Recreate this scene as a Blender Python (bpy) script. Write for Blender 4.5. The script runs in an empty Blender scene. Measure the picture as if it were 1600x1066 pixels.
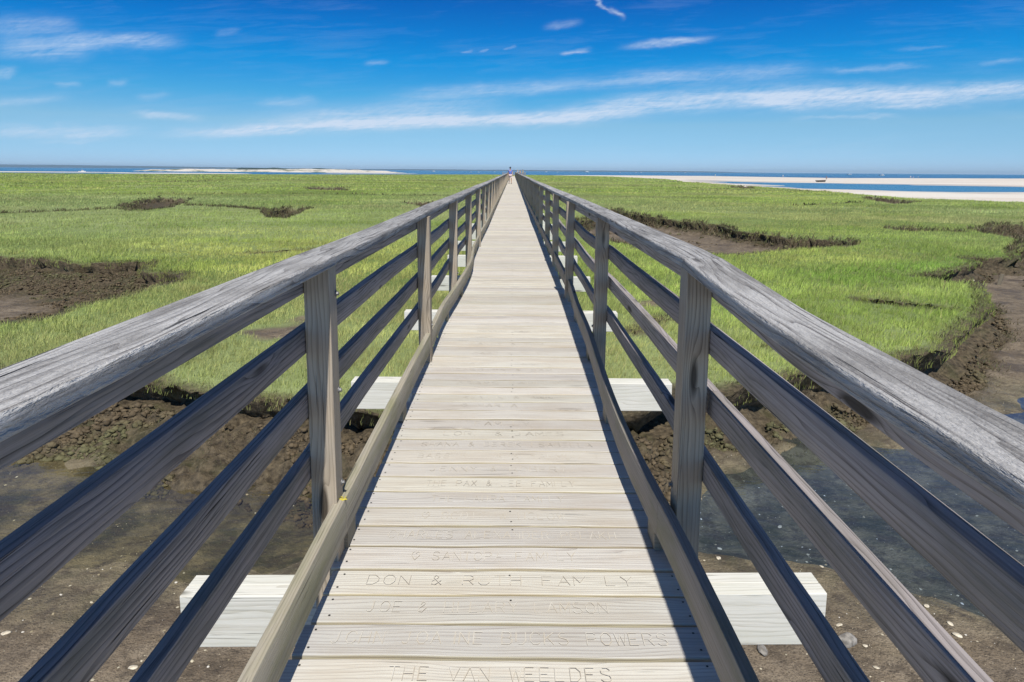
import bpy, bmesh, math, random
import numpy as np
from mathutils import Vector, Matrix
R = math.radians
rng = np.random.default_rng(7)
random.seed(5)
sc = bpy.context.scene
col = sc.collection

# ------------------------------------------------------------------ camera
CAMH = 1.399
cam = bpy.data.cameras.new("camera"); cam_o = bpy.data.objects.new("camera", cam); col.objects.link(cam_o)
cam.sensor_width = 36; cam.lens = 1050 / 1600 * 36; cam.shift_y = -107.2 / 1600
cam.clip_start = .05; cam.clip_end = 60000
cam_o.matrix_world = (Matrix.Translation((0, 0, CAMH)) @ Matrix.Rotation(R(90 - 8.6), 4, 'X') @ Matrix.Rotation(R(.42), 4, 'Z'))
sc.camera = cam_o

# ------------------------------------------------------------------ light
SUN = Vector((.07, -.66, 1)).normalized()
ld = bpy.data.lights.new("sun", 'SUN'); ld.energy = 5.0; ld.angle = R(.53); ld.color = (1, .955, .88)
lo = bpy.data.objects.new("sun", ld); col.objects.link(lo); lo.rotation_euler = SUN.to_track_quat('Z', 'Y').to_euler()

W = bpy.data.worlds.new("World"); sc.world = W; W.use_nodes = True
nt = W.node_tree; N = nt.nodes; Lk = nt.links; N.clear()
def wn(t, **k):
    n = N.new(t)
    for a, b in k.items(): setattr(n, a, b)
    return n
def wset(inp, v):
    if isinstance(v, bpy.types.NodeSocket): Lk.new(v, inp)
    else: inp.default_value = v
def wm(op, a, b=0., c=None, clamp=False):
    n = wn('ShaderNodeMath', operation=op, use_clamp=clamp); wset(n.inputs[0], a); wset(n.inputs[1], b)
    if c is not None: wset(n.inputs[2], c)
    return n.outputs[0]
out = wn('ShaderNodeOutputWorld'); bg = wn('ShaderNodeBackground'); Lk.new(bg.outputs[0], out.inputs[0])
tc = wn('ShaderNodeTexCoord'); sep = wn('ShaderNodeSeparateXYZ'); Lk.new(tc.outputs['Generated'], sep.inputs[0])
X_, Y_, Z_ = sep.outputs
# the air of the photograph is very clear: the deep blue comes soon above the horizon
zz = wm('ADD', wm('MULTIPLY', wm('MAXIMUM', Z_, 0.), 2.6), .035)
comb = wn('ShaderNodeCombineXYZ'); Lk.new(X_, comb.inputs[0]); Lk.new(Y_, comb.inputs[1]); Lk.new(zz, comb.inputs[2])
vn = wn('ShaderNodeVectorMath', operation='NORMALIZE'); Lk.new(comb.outputs[0], vn.inputs[0])
sky = wn('ShaderNodeTexSky', sky_type='NISHITA', sun_disc=False); sky.sun_elevation = math.asin(SUN.z); sky.sun_rotation = R(180 - 6)
sky.air_density = 1.0; sky.dust_density = .3; sky.ozone_density = 2.5; sky.altitude = 0
Lk.new(vn.outputs[0], sky.inputs[0])
# a polarised sky: deep blue overhead, cyan lower down, pale blue at the horizon
tr_ = wn('ShaderNodeValToRGB'); el = tr_.color_ramp.elements
TP = [(0., (.60, .72, 1.04)), (.010, (.62, .77, 1.04)), (.035, (.72, .94, 1.03)), (.066, (.85, 1.15, 1.12)), (.105, (.34, 1.18, 1.36)), (.15, (.05, 1.12, 1.60)), (.19, (.02, .92, 1.60)), (.24, (.02, .62, 1.42)), (.42, (.22, .52, .90)), (.6, (.40, .46, .55)), (1., (.44, .46, .50))]
while len(el) < len(TP): el.new(.5)
for e, (p, c) in zip(el, TP): e.position = p ** .5; e.color = (c[0] / 2, c[1] / 2, c[2] / 2, 1)
Lk.new(wm('POWER', wm('MAXIMUM', Z_, 0.), .5), tr_.inputs[0])
tm = wn('ShaderNodeVectorMath', operation='MULTIPLY'); Lk.new(sky.outputs[0], tm.inputs[0]); Lk.new(tr_.outputs[0], tm.inputs[1])
hs = wn('ShaderNodeVectorMath', operation='SCALE'); Lk.new(tm.outputs[0], hs.inputs[0]); hs.inputs['Scale'].default_value = 2.
# cirrus streaks: u = x/y, v = z/y directions
yy = wm('MAXIMUM', Y_, .02); U = wm('DIVIDE', X_, yy); V = wm('DIVIDE', Z_, yy)
cuv = wn('ShaderNodeCombineXYZ'); Lk.new(U, cuv.inputs[0]); Lk.new(V, cuv.inputs[1])
def wnoise(sx, sy, rot, det, rough, off=0.):
    mp = wn('ShaderNodeMapping'); mp.inputs['Scale'].default_value = (sx, sy, 1); mp.inputs['Location'].default_value = (off, off * .7, off)
    r = wn('ShaderNodeMapping'); r.inputs['Rotation'].default_value = (0, 0, -rot)
    Lk.new(cuv.outputs[0], r.inputs[0]); Lk.new(r.outputs[0], mp.inputs[0])
    n = wn('ShaderNodeTexNoise'); n.inputs['Scale'].default_value = 1; n.inputs['Detail'].default_value = det; n.inputs['Roughness'].default_value = rough
    n.inputs['Distortion'].default_value = .6
    Lk.new(mp.outputs[0], n.inputs[0]); return n.outputs[0]
n1 = wnoise(11, 120, .06, 9, .68); n2 = wnoise(5, 26, .05, 5, .55, 3.1); n3 = wnoise(60, 260, .35, 4, .6, 7.)
warpu = wm('MULTIPLY', wm('SUBTRACT', n2, .5), .05); warpv = wm('MULTIPLY', wm('SUBTRACT', n2, .5), .02)
warpv2 = wm('MULTIPLY', wm('SUBTRACT', wnoise(30, 60, .1, 4, .6, 9.), .5), .010)
Uw = wm('ADD', U, warpu); Vw = wm('ADD', wm('ADD', V, warpv), warpv2)
CL = [(-0.319, 0.0604, 0.15, 0.0055, 0.062, 1.3), (-0.027, 0.073, 0.161, 0.0055, 0.0383, 1.4), (-0.193, 0.0823, 0.154, 0.0086, 0.0661, 0.5), (0.281, 0.102, 0.134, 0.0086, 0.0475, 1.0), (0.48, 0.1097, 0.111, 0.0095, 0.0315, 1.15), (0.664, 0.1164, 0.092, 0.0086, 0.0756, .95), (0.124, 0.0891, 0.07, 0.0067, 0.0722, 0.6), (0.016, 0.119, 0.167, 0.0057, 0.0771, 0.5), (0.288, 0.1375, 0.124, 0.0076, 0.0466, 0.45), (-0.665, 0.0534, 0.103, 0.0057, 0.0072, 0.6), (-0.609, 0.0478, 0.038, 0.0029, 0.0438, 0.4), (-0.677, 0.168, 0.06, 0.0086, -0.0152, 0.6), (-0.568, 0.1798, 0.076, 0.0067, 0.007, 0.7), (-0.692, 0.1991, 0.06, 0.0086, 0.0217, 0.4), (-0.5, 0.0765, 0.042, 0.0038, -0.08, 0.6), (-0.327, 0.0972, 0.037, 0.0038, 0.0436, 0.35), (0.22, 0.1827, 0.053, 0.0029, 0.1074, 0.7), (0.064, 0.2044, 0.022, 0.0028, 0.1401, 0.4), (0.122, 0.2318, 0.014, 0.0018, -0.7773, 0.6), (0.143, 0.2206, 0.01, 0.0025, -0.4347, 0.7), (0.094, 0.1712, 0.016, 0.0022, 0.1169, 0.6), (-0.061, 0.1706, 0.009, 0.0014, 0.1752, 0.3), (-0.037, 0.1716, 0.006, 0.0012, 0.2636, 0.3), (-0.0, 0.1754, 0.009, 0.0014, 0.1973, 0.3), (-0.642, 0.1201, 0.016, 0.0038, 0.0347, 0.35), (-0.569, 0.1225, 0.014, 0.0029, 0.1029, 0.3), (-0.707, 0.0958, 0.056, 0.0038, 0.0873, 0.35), (-0.198, 0.1519, 0.016, 0.0019, 0.0895, 0.3), (0.522, 0.1498, 0.064, 0.0029, 0.0556, 0.35), (0.487, 0.0808, 0.07, 0.0019, 0.0202, 0.4), (0.705, 0.1614, 0.027, 0.0029, 0.1044, 0.3), (-0.739, 0.1333, 0.02, 0.0038, 0.0529, 0.5), (-0.523, 0.1034, 0.021, 0.0029, 0.0927, 0.3), (-0.407, 0.1936, 0.016, 0.0029, 0.142, 0.2), (-0.647, 0.0388, 0.047, 0.0019, 0.0463, 0.3), (0.584, 0.1782, 0.036, 0.0019, 0.0797, 0.2), (0.574, 0.0964, 0.074, 0.0019, 0.05, 0.5)]
acc = None
for (cu, cv, hl, ht, an, st) in CL:
    c_, s_ = math.cos(an), math.sin(an)
    du = wm('SUBTRACT', Uw, cu); dv = wm('SUBTRACT', Vw, cv)
    a = wm('MULTIPLY', wm('MULTIPLY_ADD', du, c_, wm('MULTIPLY', dv, s_)), 1 / (hl * 1.05))
    b = wm('MULTIPLY', wm('MULTIPLY_ADD', dv, c_, wm('MULTIPLY', du, -s_)), 1 / (ht * 1.5))
    a2 = wm('MULTIPLY', a, a)
    q = wm('MULTIPLY_ADD', a2, a2, wm('MULTIPLY', b, b))
    g = wm('MULTIPLY', wm('POWER', 2.71828, wm('MULTIPLY', q, -1.)), st)
    acc = g if acc is None else wm('ADD', acc, g)
wisp = wm('MULTIPLY_ADD', n1, 2.1, wm('MULTIPLY_ADD', n3, .9, -1.12))
veil = wm('MULTIPLY', wm('SUBTRACT', wm('MULTIPLY', n2, n1), .24, clamp=True), .35)
cl = wm('MULTIPLY', acc, wm('MAXIMUM', wm('ADD', wisp, .35), 0.), clamp=True)
cl = wm('MULTIPLY', cl, .86)
cl = wm('MAXIMUM', cl, wm('MULTIPLY', veil, wm('GREATER_THAN', Y_, .1)), clamp=True)
# the same pale band along the horizon all round
mix = wn('ShaderNodeMix', data_type='RGBA'); Lk.new(cl, mix.inputs[0]); Lk.new(hs.outputs[0], mix.inputs[6]); mix.inputs[7].default_value = (5.6, 6.4, 7.7, 1)
Lk.new(mix.outputs[2], bg.inputs[0]); bg.inputs[1].default_value = .12

vs = sc.view_settings; vs.view_transform = 'Standard'; vs.look = 'None'; vs.exposure = 0; vs.gamma = 1; vs.use_curve_mapping = False
sc.render.engine = 'CYCLES'; sc.render.resolution_x = 1024; sc.render.resolution_y = 682

# ------------------------------------------------------------------ helpers
def tag(o, label=None, cat=None, group=None, kind=None):
    if label: o['label'] = label
    if cat: o['category'] = cat
    if group: o['group'] = group
    if kind: o['kind'] = kind
    return o
def empty(name, loc, label, cat, group=None):
    o = bpy.data.objects.new(name, None); col.objects.link(o); o.location = loc; o.empty_display_size = .3
    bpy.context.view_layer.update()
    return tag(o, label, cat, group)
def link(name, me, parent=None, mat=None, smooth=False):
    if mat and not me.materials: me.materials.append(mat)
    o = bpy.data.objects.new(name, me); col.objects.link(o)
    if parent:
        o.parent = parent; o.matrix_parent_inverse = pworld(parent).inverted()
    if smooth: me.shade_smooth()
    return o
def pworld(p):
    m = p.matrix_parent_inverse @ p.matrix_basis
    return pworld(p.parent) @ m if p.parent else p.matrix_basis.copy()
def npmesh(name, v, f, uv=None, colr=None):
    """v (n,3); f list of arrays (k,3)/(k,4); uv per loop; colr per vertex (n,4)"""
    me = bpy.data.meshes.new(name)
    if not isinstance(f, list): f = [f]
    nl = sum(a.size for a in f); npoly = sum(len(a) for a in f)
    me.vertices.add(len(v)); me.vertices.foreach_set('co', np.asarray(v, np.float32).ravel())
    me.loops.add(nl); me.loops.foreach_set('vertex_index', np.concatenate([a.ravel() for a in f]).astype(np.int32))
    me.polygons.add(npoly)
    tot = np.concatenate([np.full(len(a), a.shape[1]) for a in f]).astype(np.int32)
    st = np.concatenate([[0], np.cumsum(tot)[:-1]]).astype(np.int32)
    me.polygons.foreach_set('loop_start', st)
    try: me.polygons.foreach_set('loop_total', tot)
    except Exception: pass
    if uv is not None:
        l = me.uv_layers.new(name='uv'); l.data.foreach_set('uv', np.asarray(uv, np.float32).ravel())
    if colr is not None:
        a = me.color_attributes.new('tone', 'FLOAT_COLOR', 'POINT'); a.data.foreach_set('color', np.asarray(colr, np.float32).ravel())
    me.update(calc_edges=True); me.validate(); return me

def hash2(ix, iy, seed):
    h = (ix.astype(np.int64) * 374761393 + iy.astype(np.int64) * 668265263 + seed * 2246822519) & 0xffffffff
    h = ((h ^ (h >> 13)) * 1274126177) & 0xffffffff
    return ((h ^ (h >> 16)) & 0xffff) / 65535.
def vnoise(x, y, seed=0):
    ix = np.floor(x); iy = np.floor(y); fx = x - ix; fy = y - iy
    fx = fx * fx * (3 - 2 * fx); fy = fy * fy * (3 - 2 * fy)
    a = hash2(ix, iy, seed); b = hash2(ix + 1, iy, seed); c = hash2(ix, iy + 1, seed); d = hash2(ix + 1, iy + 1, seed)
    return (a * (1 - fx) + b * fx) * (1 - fy) + (c * (1 - fx) + d * fx) * fy
def fbm(x, y, s, oct=3, seed=0):
    r = 0; a = 1; t = 0
    for i in range(oct):
        ca, sa = math.cos(.6 * i + .3), math.sin(.6 * i + .3)
        r = r + a * vnoise((x * ca + y * sa) / s, (-x * sa + y * ca) / s, seed + i * 17); t += a; a *= .5; s *= .5
    return r / t * 2 - 1
def sstep(a, b, x):
    t = np.clip((x - a) / (b - a), 0, 1); return t * t * (3 - 2 * t)

# ------------------------------------------------------------------ materials
class NT:
    def __init__(s, name):
        s.m = bpy.data.materials.new(name); s.m.use_nodes = True; s.t = s.m.node_tree; s.t.nodes.clear()
        s.out = s.n('ShaderNodeOutputMaterial')
    def n(s, t, **k):
        n = s.t.nodes.new(t)
        for a, b in k.items(): setattr(n, a, b)
        return n
    def set(s, inp, v):
        if isinstance(v, bpy.types.NodeSocket): s.t.links.new(v, inp)
        else: inp.default_value = v
    def m_(s, op, a, b=0., c=None, clamp=False):
        n = s.n('ShaderNodeMath', operation=op, use_clamp=clamp); s.set(n.inputs[0], a); s.set(n.inputs[1], b)
        if c is not None: s.set(n.inputs[2], c)
        return n.outputs[0]
    def scale(s, v, sx, sy, sz=1., off=(0, 0, 0)):
        n = s.n('ShaderNodeMapping'); s.set(n.inputs[0], v); n.inputs['Scale'].default_value = (sx, sy, sz); n.inputs['Location'].default_value = off
        return n.outputs[0]
    def noise(s, v, sc_=1., det=3., rough=.5, dist=0.):
        n = s.n('ShaderNodeTexNoise'); s.set(n.inputs['Vector'], v); n.inputs['Scale'].default_value = sc_; n.inputs['Detail'].default_value = det
        n.inputs['Roughness'].default_value = rough; n.inputs['Distortion'].default_value = dist; return n.outputs[0]
    def ramp(s, f, pts):
        n = s.n('ShaderNodeValToRGB'); s.set(n.inputs[0], f); e = n.color_ramp.elements
        while len(e) < len(pts): e.new(.5)
        for el, (p, c) in zip(e, pts):
            el.position = p; el.color = (*c, 1) if len(c) == 3 else c
        return n.outputs[0]
    def mr(s, f, a, b, c=0., d=1.):
        n = s.n('ShaderNodeMapRange'); s.set(n.inputs[0], f)
        for i, q in enumerate((a, b, c, d)): n.inputs[i + 1].default_value = q
        return n.outputs[0]
    def mix(s, f, a, b, blend='MIX'):
        n = s.n('ShaderNodeMix', data_type='RGBA', blend_type=blend); s.set(n.inputs[0], f)
        for i, q in ((6, a), (7, b)):
            if isinstance(q, tuple) and len(q) == 3: q = (*q, 1)
            s.set(n.inputs[i], q)
        return n.outputs[2]
    def bump(s, h, dist, strength=1., nrm=None):
        n = s.n('ShaderNodeBump'); s.set(n.inputs['Height'], h); n.inputs['Distance'].default_value = dist; n.inputs['Strength'].default_value = strength
        if nrm is not None: s.set(n.inputs['Normal'], nrm)
        return n.outputs[0]
    def bsdf(s, colr, rough=.7, nrm=None, spec=.3, **k):
        n = s.n('ShaderNodeBsdfPrincipled')
        s.set(n.inputs['Base Color'], (*colr, 1) if isinstance(colr, tuple) and len(colr) == 3 else colr); s.set(n.inputs['Roughness'], rough)
        n.inputs['Specular IOR Level'].default_value = spec
        if nrm is not None: s.set(n.inputs['Normal'], nrm)
        for a, b in k.items(): s.set(n.inputs[a.replace('_', ' ')], b)
        s.t.links.new(n.outputs[0], s.out.inputs[0]); return n
    def uv(s): return s.n('ShaderNodeUVMap').outputs[0]
    def obj(s): return s.n('ShaderNodeTexCoord').outputs['Object']
    def attr(s, name):
        n = s.n('ShaderNodeAttribute'); n.attribute_name = name; return n

def wood(name, light, dark, lines=70., contrast=1., streak=.5, crack=.35, blotch=None, blotch_amt=.0, bumpd=.0015, specks=0., pits=0., rough=.75, ringc=None, knot=.9):
    s = NT(name); uv = s.uv()
    sp = s.n('ShaderNodeSeparateXYZ'); s.set(sp.inputs[0], uv); u, v = sp.outputs[0], sp.outputs[1]
    # knots: sparse cells; rings bend round them
    vor = s.n('ShaderNodeTexVoronoi'); s.set(vor.inputs['Vector'], s.scale(uv, 1.1, 5.5)); vor.inputs['Scale'].default_value = 1
    vor.inputs['Randomness'].default_value = 1
    kd = vor.outputs['Distance']
    kmask = s.m_('POWER', 2.71828, s.m_('MULTIPLY', s.m_('MULTIPLY', kd, kd), -60.))
    low = s.noise(s.scale(uv, .9, 7.), 1, 2, .5); mid = s.noise(s.scale(uv, 3.5, 22., off=(4, 2, 0)), 1, 2, .5)
    r = s.m_('ADD', s.m_('MULTIPLY', v, lines), s.m_('MULTIPLY_ADD', low, 7., s.m_('MULTIPLY', mid, 1.1)))
    r = s.m_('ADD', r, s.m_('MULTIPLY', kmask, 2.2))
    fr = s.m_('FRACT', r)
    ring = s.m_('POWER', fr, 3.2)                       # slow rise then sharp latewood line
    ring = s.m_('MULTIPLY', ring, s.mr(low, .3, .7, .6, 1.))
    fib = s.noise(s.scale(uv, 9., 420.), 1, 3, .6)
    fib2 = s.noise(s.scale(uv, 1.6, 90., off=(9, 1, 0)), 1, 3, .6)
    crk = s.m_('MULTIPLY', s.mr(s.noise(s.scale(uv, 2.2, 130., off=(2, 5, 0)), 1, 2, .5, .2), .30, .34, 1., 0.), s.mr(s.noise(s.scale(uv, 1.1, 14., off=(1, 8, 0)), 1, 1), .45, .6, 0., 1.))
    t = s.m_('ADD', s.m_('MULTIPLY', ring, .75 * contrast), s.m_('MULTIPLY', s.m_('SUBTRACT', fib2, .5), streak * 1.6))
    t = s.m_('ADD', t, s.m_('MULTIPLY', s.m_('SUBTRACT', fib, .5), .55), clamp=True)
    c = s.mix(t, light, dark if ringc is None else ringc)
    if blotch:
        bn = s.mr(s.noise(s.scale(uv, 2.1, 9., off=(7, 7, 0)), 1, 4, .6), .45, .7)
        c = s.mix(s.m_('MULTIPLY', bn, blotch_amt), c, blotch)
    at = s.attr('tone')
    c = s.mix(1., c, at.outputs['Color'], 'MULTIPLY')
    core = s.mr(kd, .06, .11, 1., 0.)
    c = s.mix(s.m_('MULTIPLY', core, knot), c, tuple(q * .35 for q in dark))
    c = s.mix(s.m_('MULTIPLY', crk, crack * 2., clamp=True), c, tuple(q * .25 for q in dark))
    if specks:
        spk = s.mr(s.noise(s.scale(uv, 45., 140.), 1, 3, .7), .62, .72)
        c = s.mix(s.m_('MULTIPLY', spk, specks), c, (.62, .62, .58))
    h = s.m_('ADD', s.m_('MULTIPLY', ring, -.8), s.m_('MULTIPLY', fib, .5)); h = s.m_('ADD', h, s.m_('MULTIPLY', fib2, 1.)); h = s.m_('ADD', h, s.m_('MULTIPLY', crk, -2.5))
    if pits: h = s.m_('ADD', h, s.m_('MULTIPLY', s.noise(s.scale(uv, 30., 110.), 1, 3, .7), pits))
    s.bsdf(c, rough, s.bump(h, bumpd), .25)
    return s.m

M = {}
M['deck'] = wood('deck_wood', (.61, .585, .535), (.35, .305, .275), lines=70, knot=.3, contrast=1.15, streak=.85, crack=.12, blotch=(.47, .41, .34), blotch_amt=.6, bumpd=.0010)
M['cap'] = wood('handrail_wood', (.50, .49, .475), (.13, .12, .115), lines=38, contrast=1.2, streak=1.8, crack=.9, blotch=(.20, .19, .18), blotch_amt=1., bumpd=.005, specks=.3, pits=2.2, rough=.8)
M['rail'] = wood('rail_wood', (.38, .34, .325), (.07, .058, .055), lines=58, contrast=1.15, streak=1.1, crack=.8, blotch=(.15, .145, .11), blotch_amt=.6, bumpd=.0018)
M['kick'] = wood('kick_wood', (.43, .39, .31), (.19, .165, .125), lines=80, contrast=.7, streak=.7, crack=.35, blotch=(.25, .25, .13), blotch_amt=.7, bumpd=.0018)
M['post'] = wood('post_wood', (.45, .385, .30), (.14, .11, .08), lines=65, contrast=1.1, streak=.6, crack=.3, blotch=(.26, .23, .19), blotch_amt=.5, bumpd=.0018)
M['beam'] = wood('beam_wood', (.72, .71, .65), (.46, .43, .35), lines=45, contrast=.9, streak=.6, crack=.2, blotch=(.55, .56, .47), blotch_amt=.5, bumpd=.0008)
M['pile'] = wood('pile_wood', (.20, .17, .12), (.07, .06, .045), lines=60, contrast=.8)
def plain(name, c, rough=.6, metal=0., nz=.15, scl=30):
    s = NT(name); n = s.noise(s.scale(s.obj(), scl, scl, scl), 1, 3)
    cc = s.mix(s.mr(n, .35, .65), tuple(q * (1 - nz) for q in c), tuple(min(1, q * (1 + nz)) for q in c)); s.bsdf(cc, rough, s.bump(n, .001), .4, Metallic=metal); return s.m
M['bolt'] = plain('galvanised_steel', (.20, .20, .20), .6, .6)
M['screw'] = plain('screw_dark', (.05, .045, .04), .6, .3)
s = NT('carved_groove'); cc = s.mix(s.mr(s.noise(s.scale(s.obj(), 14, 14, 14), 1, 4, .7), .42, .62), (.525, .475, .395), (.61, .585, .53)); s.bsdf(cc, .9); M['letter'] = s.m
M['lichen'] = plain('yellow_lichen', (.55, .47, .06), .9)

# ------------------------------------------------------------------ swept boards
def sweep(path, prof, ends=True, uoff=None, voff=None, flip=False):
    """path: (n, origin(3), xaxis(3), zaxis(3)) rows; prof (k,2). returns v, faces, uv loops"""
    n = len(path); k = len(prof); P = np.array(prof)
    v = np.zeros((n, k, 3)); L = np.zeros(n)
    for i, (o, xa, za) in enumerate(path):
        v[i] = np.array(o)[None] + P[:, :1] * np.array(xa)[None] + P[:, 1:] * np.array(za)[None]
        if i: L[i] = L[i - 1] + np.linalg.norm(np.array(o) - np.array(path[i - 1][0]))
    per = np.concatenate([[0], np.cumsum(np.linalg.norm(np.roll(P, -1, 0) - P, axis=1))])
    uoff = random.random() * 50 if uoff is None else uoff; voff = random.random() * 50 if voff is None else voff
    f = []; uv = []
    for i in range(n - 1):
        for j in range(k):
            j2 = (j + 1) % k
            q = [i * k + j, i * k + j2, (i + 1) * k + j2, (i + 1) * k + j]
            t = [(L[i] + uoff, per[j] + voff), (L[i] + uoff, per[j + 1] + voff), (L[i + 1] + uoff, per[j + 1] + voff), (L[i + 1] + uoff, per[j] + voff)]
            f.append(q); uv.append(t)
    return v.reshape(-1, 3), f, uv, (n, k, P, uoff, voff)
class MB:
    def __init__(s): s.v = []; s.f = []; s.uv = []; s.c = []; s.n = 0
    def add(s, v, f, uv, tone=(1, 1, 1)):
        s.v.append(np.asarray(v, float)); s.f += [[a + s.n for a in q] for q in f]; s.uv += uv; s.c.append(np.tile(np.array([*tone, 1.]), (len(v), 1))); s.n += len(v)
    def sweep(s, path, prof, tone=(1, 1, 1), uoff=None, voff=None):
        v, f, uv, (n, k, P, uo, vo) = sweep(path, prof, True, uoff, voff)
        f.append(list(range(k))[::-1]); uv.append([(P[j, 0] + uo, P[j, 1] * 1. + vo) for j in range(k)][::-1])
        f.append([(n - 1) * k + j for j in range(k)]); uv.append([(P[j, 0] + uo, P[j, 1] + vo) for j in range(k)])
        if callable(tone): s.add(v, f, uv); s.c[-1] = np.array([[*tone(P[i % k]), 1.] for i in range(n * k)])
        else: s.add(v, f, uv, tone)
    def build(s, name, mat, parent=None, smooth=False):
        me = bpy.data.meshes.new(name); v = np.concatenate(s.v)
        me.from_pydata(v.tolist(), [], s.f)
        l = me.uv_layers.new(name='uv'); l.data.foreach_set('uv', np.array([c for q in s.uv for c in q], np.float32).ravel())
        a = me.color_attributes.new('tone', 'FLOAT_COLOR', 'POINT'); a.data.foreach_set('color', np.concatenate(s.c).astype(np.float32).ravel())
        bm = bmesh.new(); bm.from_mesh(me); bmesh.ops.recalc_face_normals(bm, faces=bm.faces); bm.to_mesh(me); bm.free()
        o = link(name, me, parent, mat)
        if smooth: me.shade_smooth(); me.set_sharp_from_angle(angle=R(42))
        return o
def rrect(x0, x1, z0, z1, r, n=2):
    p = []
    for cx, cz, a0 in ((x1 - r, z1 - r, 0), (x0 + r, z1 - r, 90), (x0 + r, z0 + r, 180), (x1 - r, z0 + r, 270)):
        for i in range(n + 1):
            a = R(a0 + 90 * i / n); p.append((cx + r * math.cos(a), cz + r * math.sin(a)))
    return p
def ypath(y0, y1, fx, fz, step, tilt=None):
    n = max(2, int(round((y1 - y0) / step)) + 1); ys = np.linspace(y0, y1, n); o = []
    for y in ys:
        t = tilt(y) if tilt else 0.
        o.append(((fx(y), y, fz(y)), (math.cos(t), 0, math.sin(t)), (-math.sin(t), 0, math.cos(t))))
    return o
def bar(y0, y1, x0, x1, z0, z1, r=.004):
    return ypath(y0, y1, lambda y: 0, lambda y: 0, y1 - y0), rrect(x0, x1, z0, z1, r)

# ------------------------------------------------------------------ boardwalk
BAY = 2.54; P0 = 2.285                                # first pair of posts ahead of the camera
NB = 71; YEND = P0 + BAY * NB
YS = P0 - BAY * 2 - .1
bw = empty('boardwalk', (0, 0, 0), 'long straight boardwalk of pale weathered planks carved with names, running out over the marsh', 'boardwalk')
mb = MB(); PITCH = .1457; Yb0 = 1.77
nb0 = int((YS - Yb0) / PITCH); nb1 = int((YEND - Yb0) / PITCH)
screws = MB()
for k in range(nb0, nb1):
    y = Yb0 + k * PITCH
    near = y < 14
    j = random.uniform
    xl = -.632 + j(-.012, .012); xr = .625 + j(-.012, .012)
    zt = j(-.002, .002); tl = j(-.006, .006); yw = .1325 + j(-.0015, .0015)
    n = 15 if y < 5 else (6 if near else 2)
    prof = rrect(-yw / 2, yw / 2, -.038, 0, .0045, 2 if y < 8 else 1)
    ph = j(0, 9); path = []
    for i in range(n):
        x = xl + (xr - xl) * i / (n - 1)
        w = .0012 * math.sin(x * 5 + ph) + .0008 * math.sin(x * 13 + ph * 2)
        path.append(((x, y + yw / 2 + w, zt + w * .6), (0, 1, tl), (0, -tl, 1)))
    g = j(.84, 1.08); tone = (g * j(.985, 1.015), g, g * j(.95, 1.02))
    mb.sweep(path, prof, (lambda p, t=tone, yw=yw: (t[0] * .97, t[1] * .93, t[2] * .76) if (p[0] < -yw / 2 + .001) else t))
    if y < 12 and y > 0:
        for x in (xl + .045, 0.005, xr - .045):
            for yo in (.032, .108):
                if abs(x) < .1 and random.random() < .55: continue
                cx, cy = x + j(-.006, .006), y + yo + j(-.006, .006); a = np.arange(6) * math.pi / 3
                v = np.stack([cx + .0042 * np.cos(a), cy + .0042 * np.sin(a), np.full(6, zt + .0012)], 1)
                screws.add(v, [list(range(6))], [[(0, 0)] * 6])
deck = mb.build('deck', M['deck'], bw)
sw = screws.build('screw', M['screw'], deck); sw['kind'] = 'stuff'
# stringers
for x in (-.56, 0, .52):
    mb = MB(); p, q = bar(YS, YEND, x - .02, x + .02, -.178, -.0385); mb.sweep(p, q, (.8, .8, .8)); mb.build('stringer', M['beam'], bw)
# cross beams (the near faces are what shows) and piles
bms = MB()
for i in range(-2, NB + 1):
    yf = P0 + .047 + BAY * i; mb = MB()
    xl = -1.235 + random.uniform(-.03, .03); xr = 1.205 + random.uniform(-.03, .03)
    if i == 0: xl, xr = -1.25, 1.20
    if i == 1: xl, xr = -1.205, 1.21
    zt = -.1795
    for a, b in ((0, .069), (.0715, .140)):            # two planks bolted face to face
        prof = rrect(yf + a, yf + b, zt - .213, zt + (0.001 if a == 0 else 0), .004)
        path = [((x, 0, (.013 * x - .010) if i == 0 else 0), (0, 1, 0), (0, 0, 1)) for x in np.linspace(xl, xr, 8)]
        g = random.uniform(.93, 1.05); mb.sweep(path, prof, (g, g, g))
    bo = mb.build('cross_beam', M['beam'], bw)
pr = [(.1 * math.cos(a), .1 * math.sin(a)) for a in np.arange(12) * math.pi / 6]
far = MB()
for i in range(-2, NB + 1):
    for x in (-.47, .47):
        yc = P0 + .117 + BAY * i; mb = MB() if i < 48 else far
        path = [((x + random.uniform(-.004, .004), yc, z), (1, 0, 0), (0, 1, 0)) for z in (-.41, -1.2, -2.4)]
        mb.sweep(path, pr)
        if i < 48: mb.build('pile', M['pile'], bw, True)
o = far.build('pile', M['pile'], bw, True); o['kind'] = 'stuff'

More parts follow.
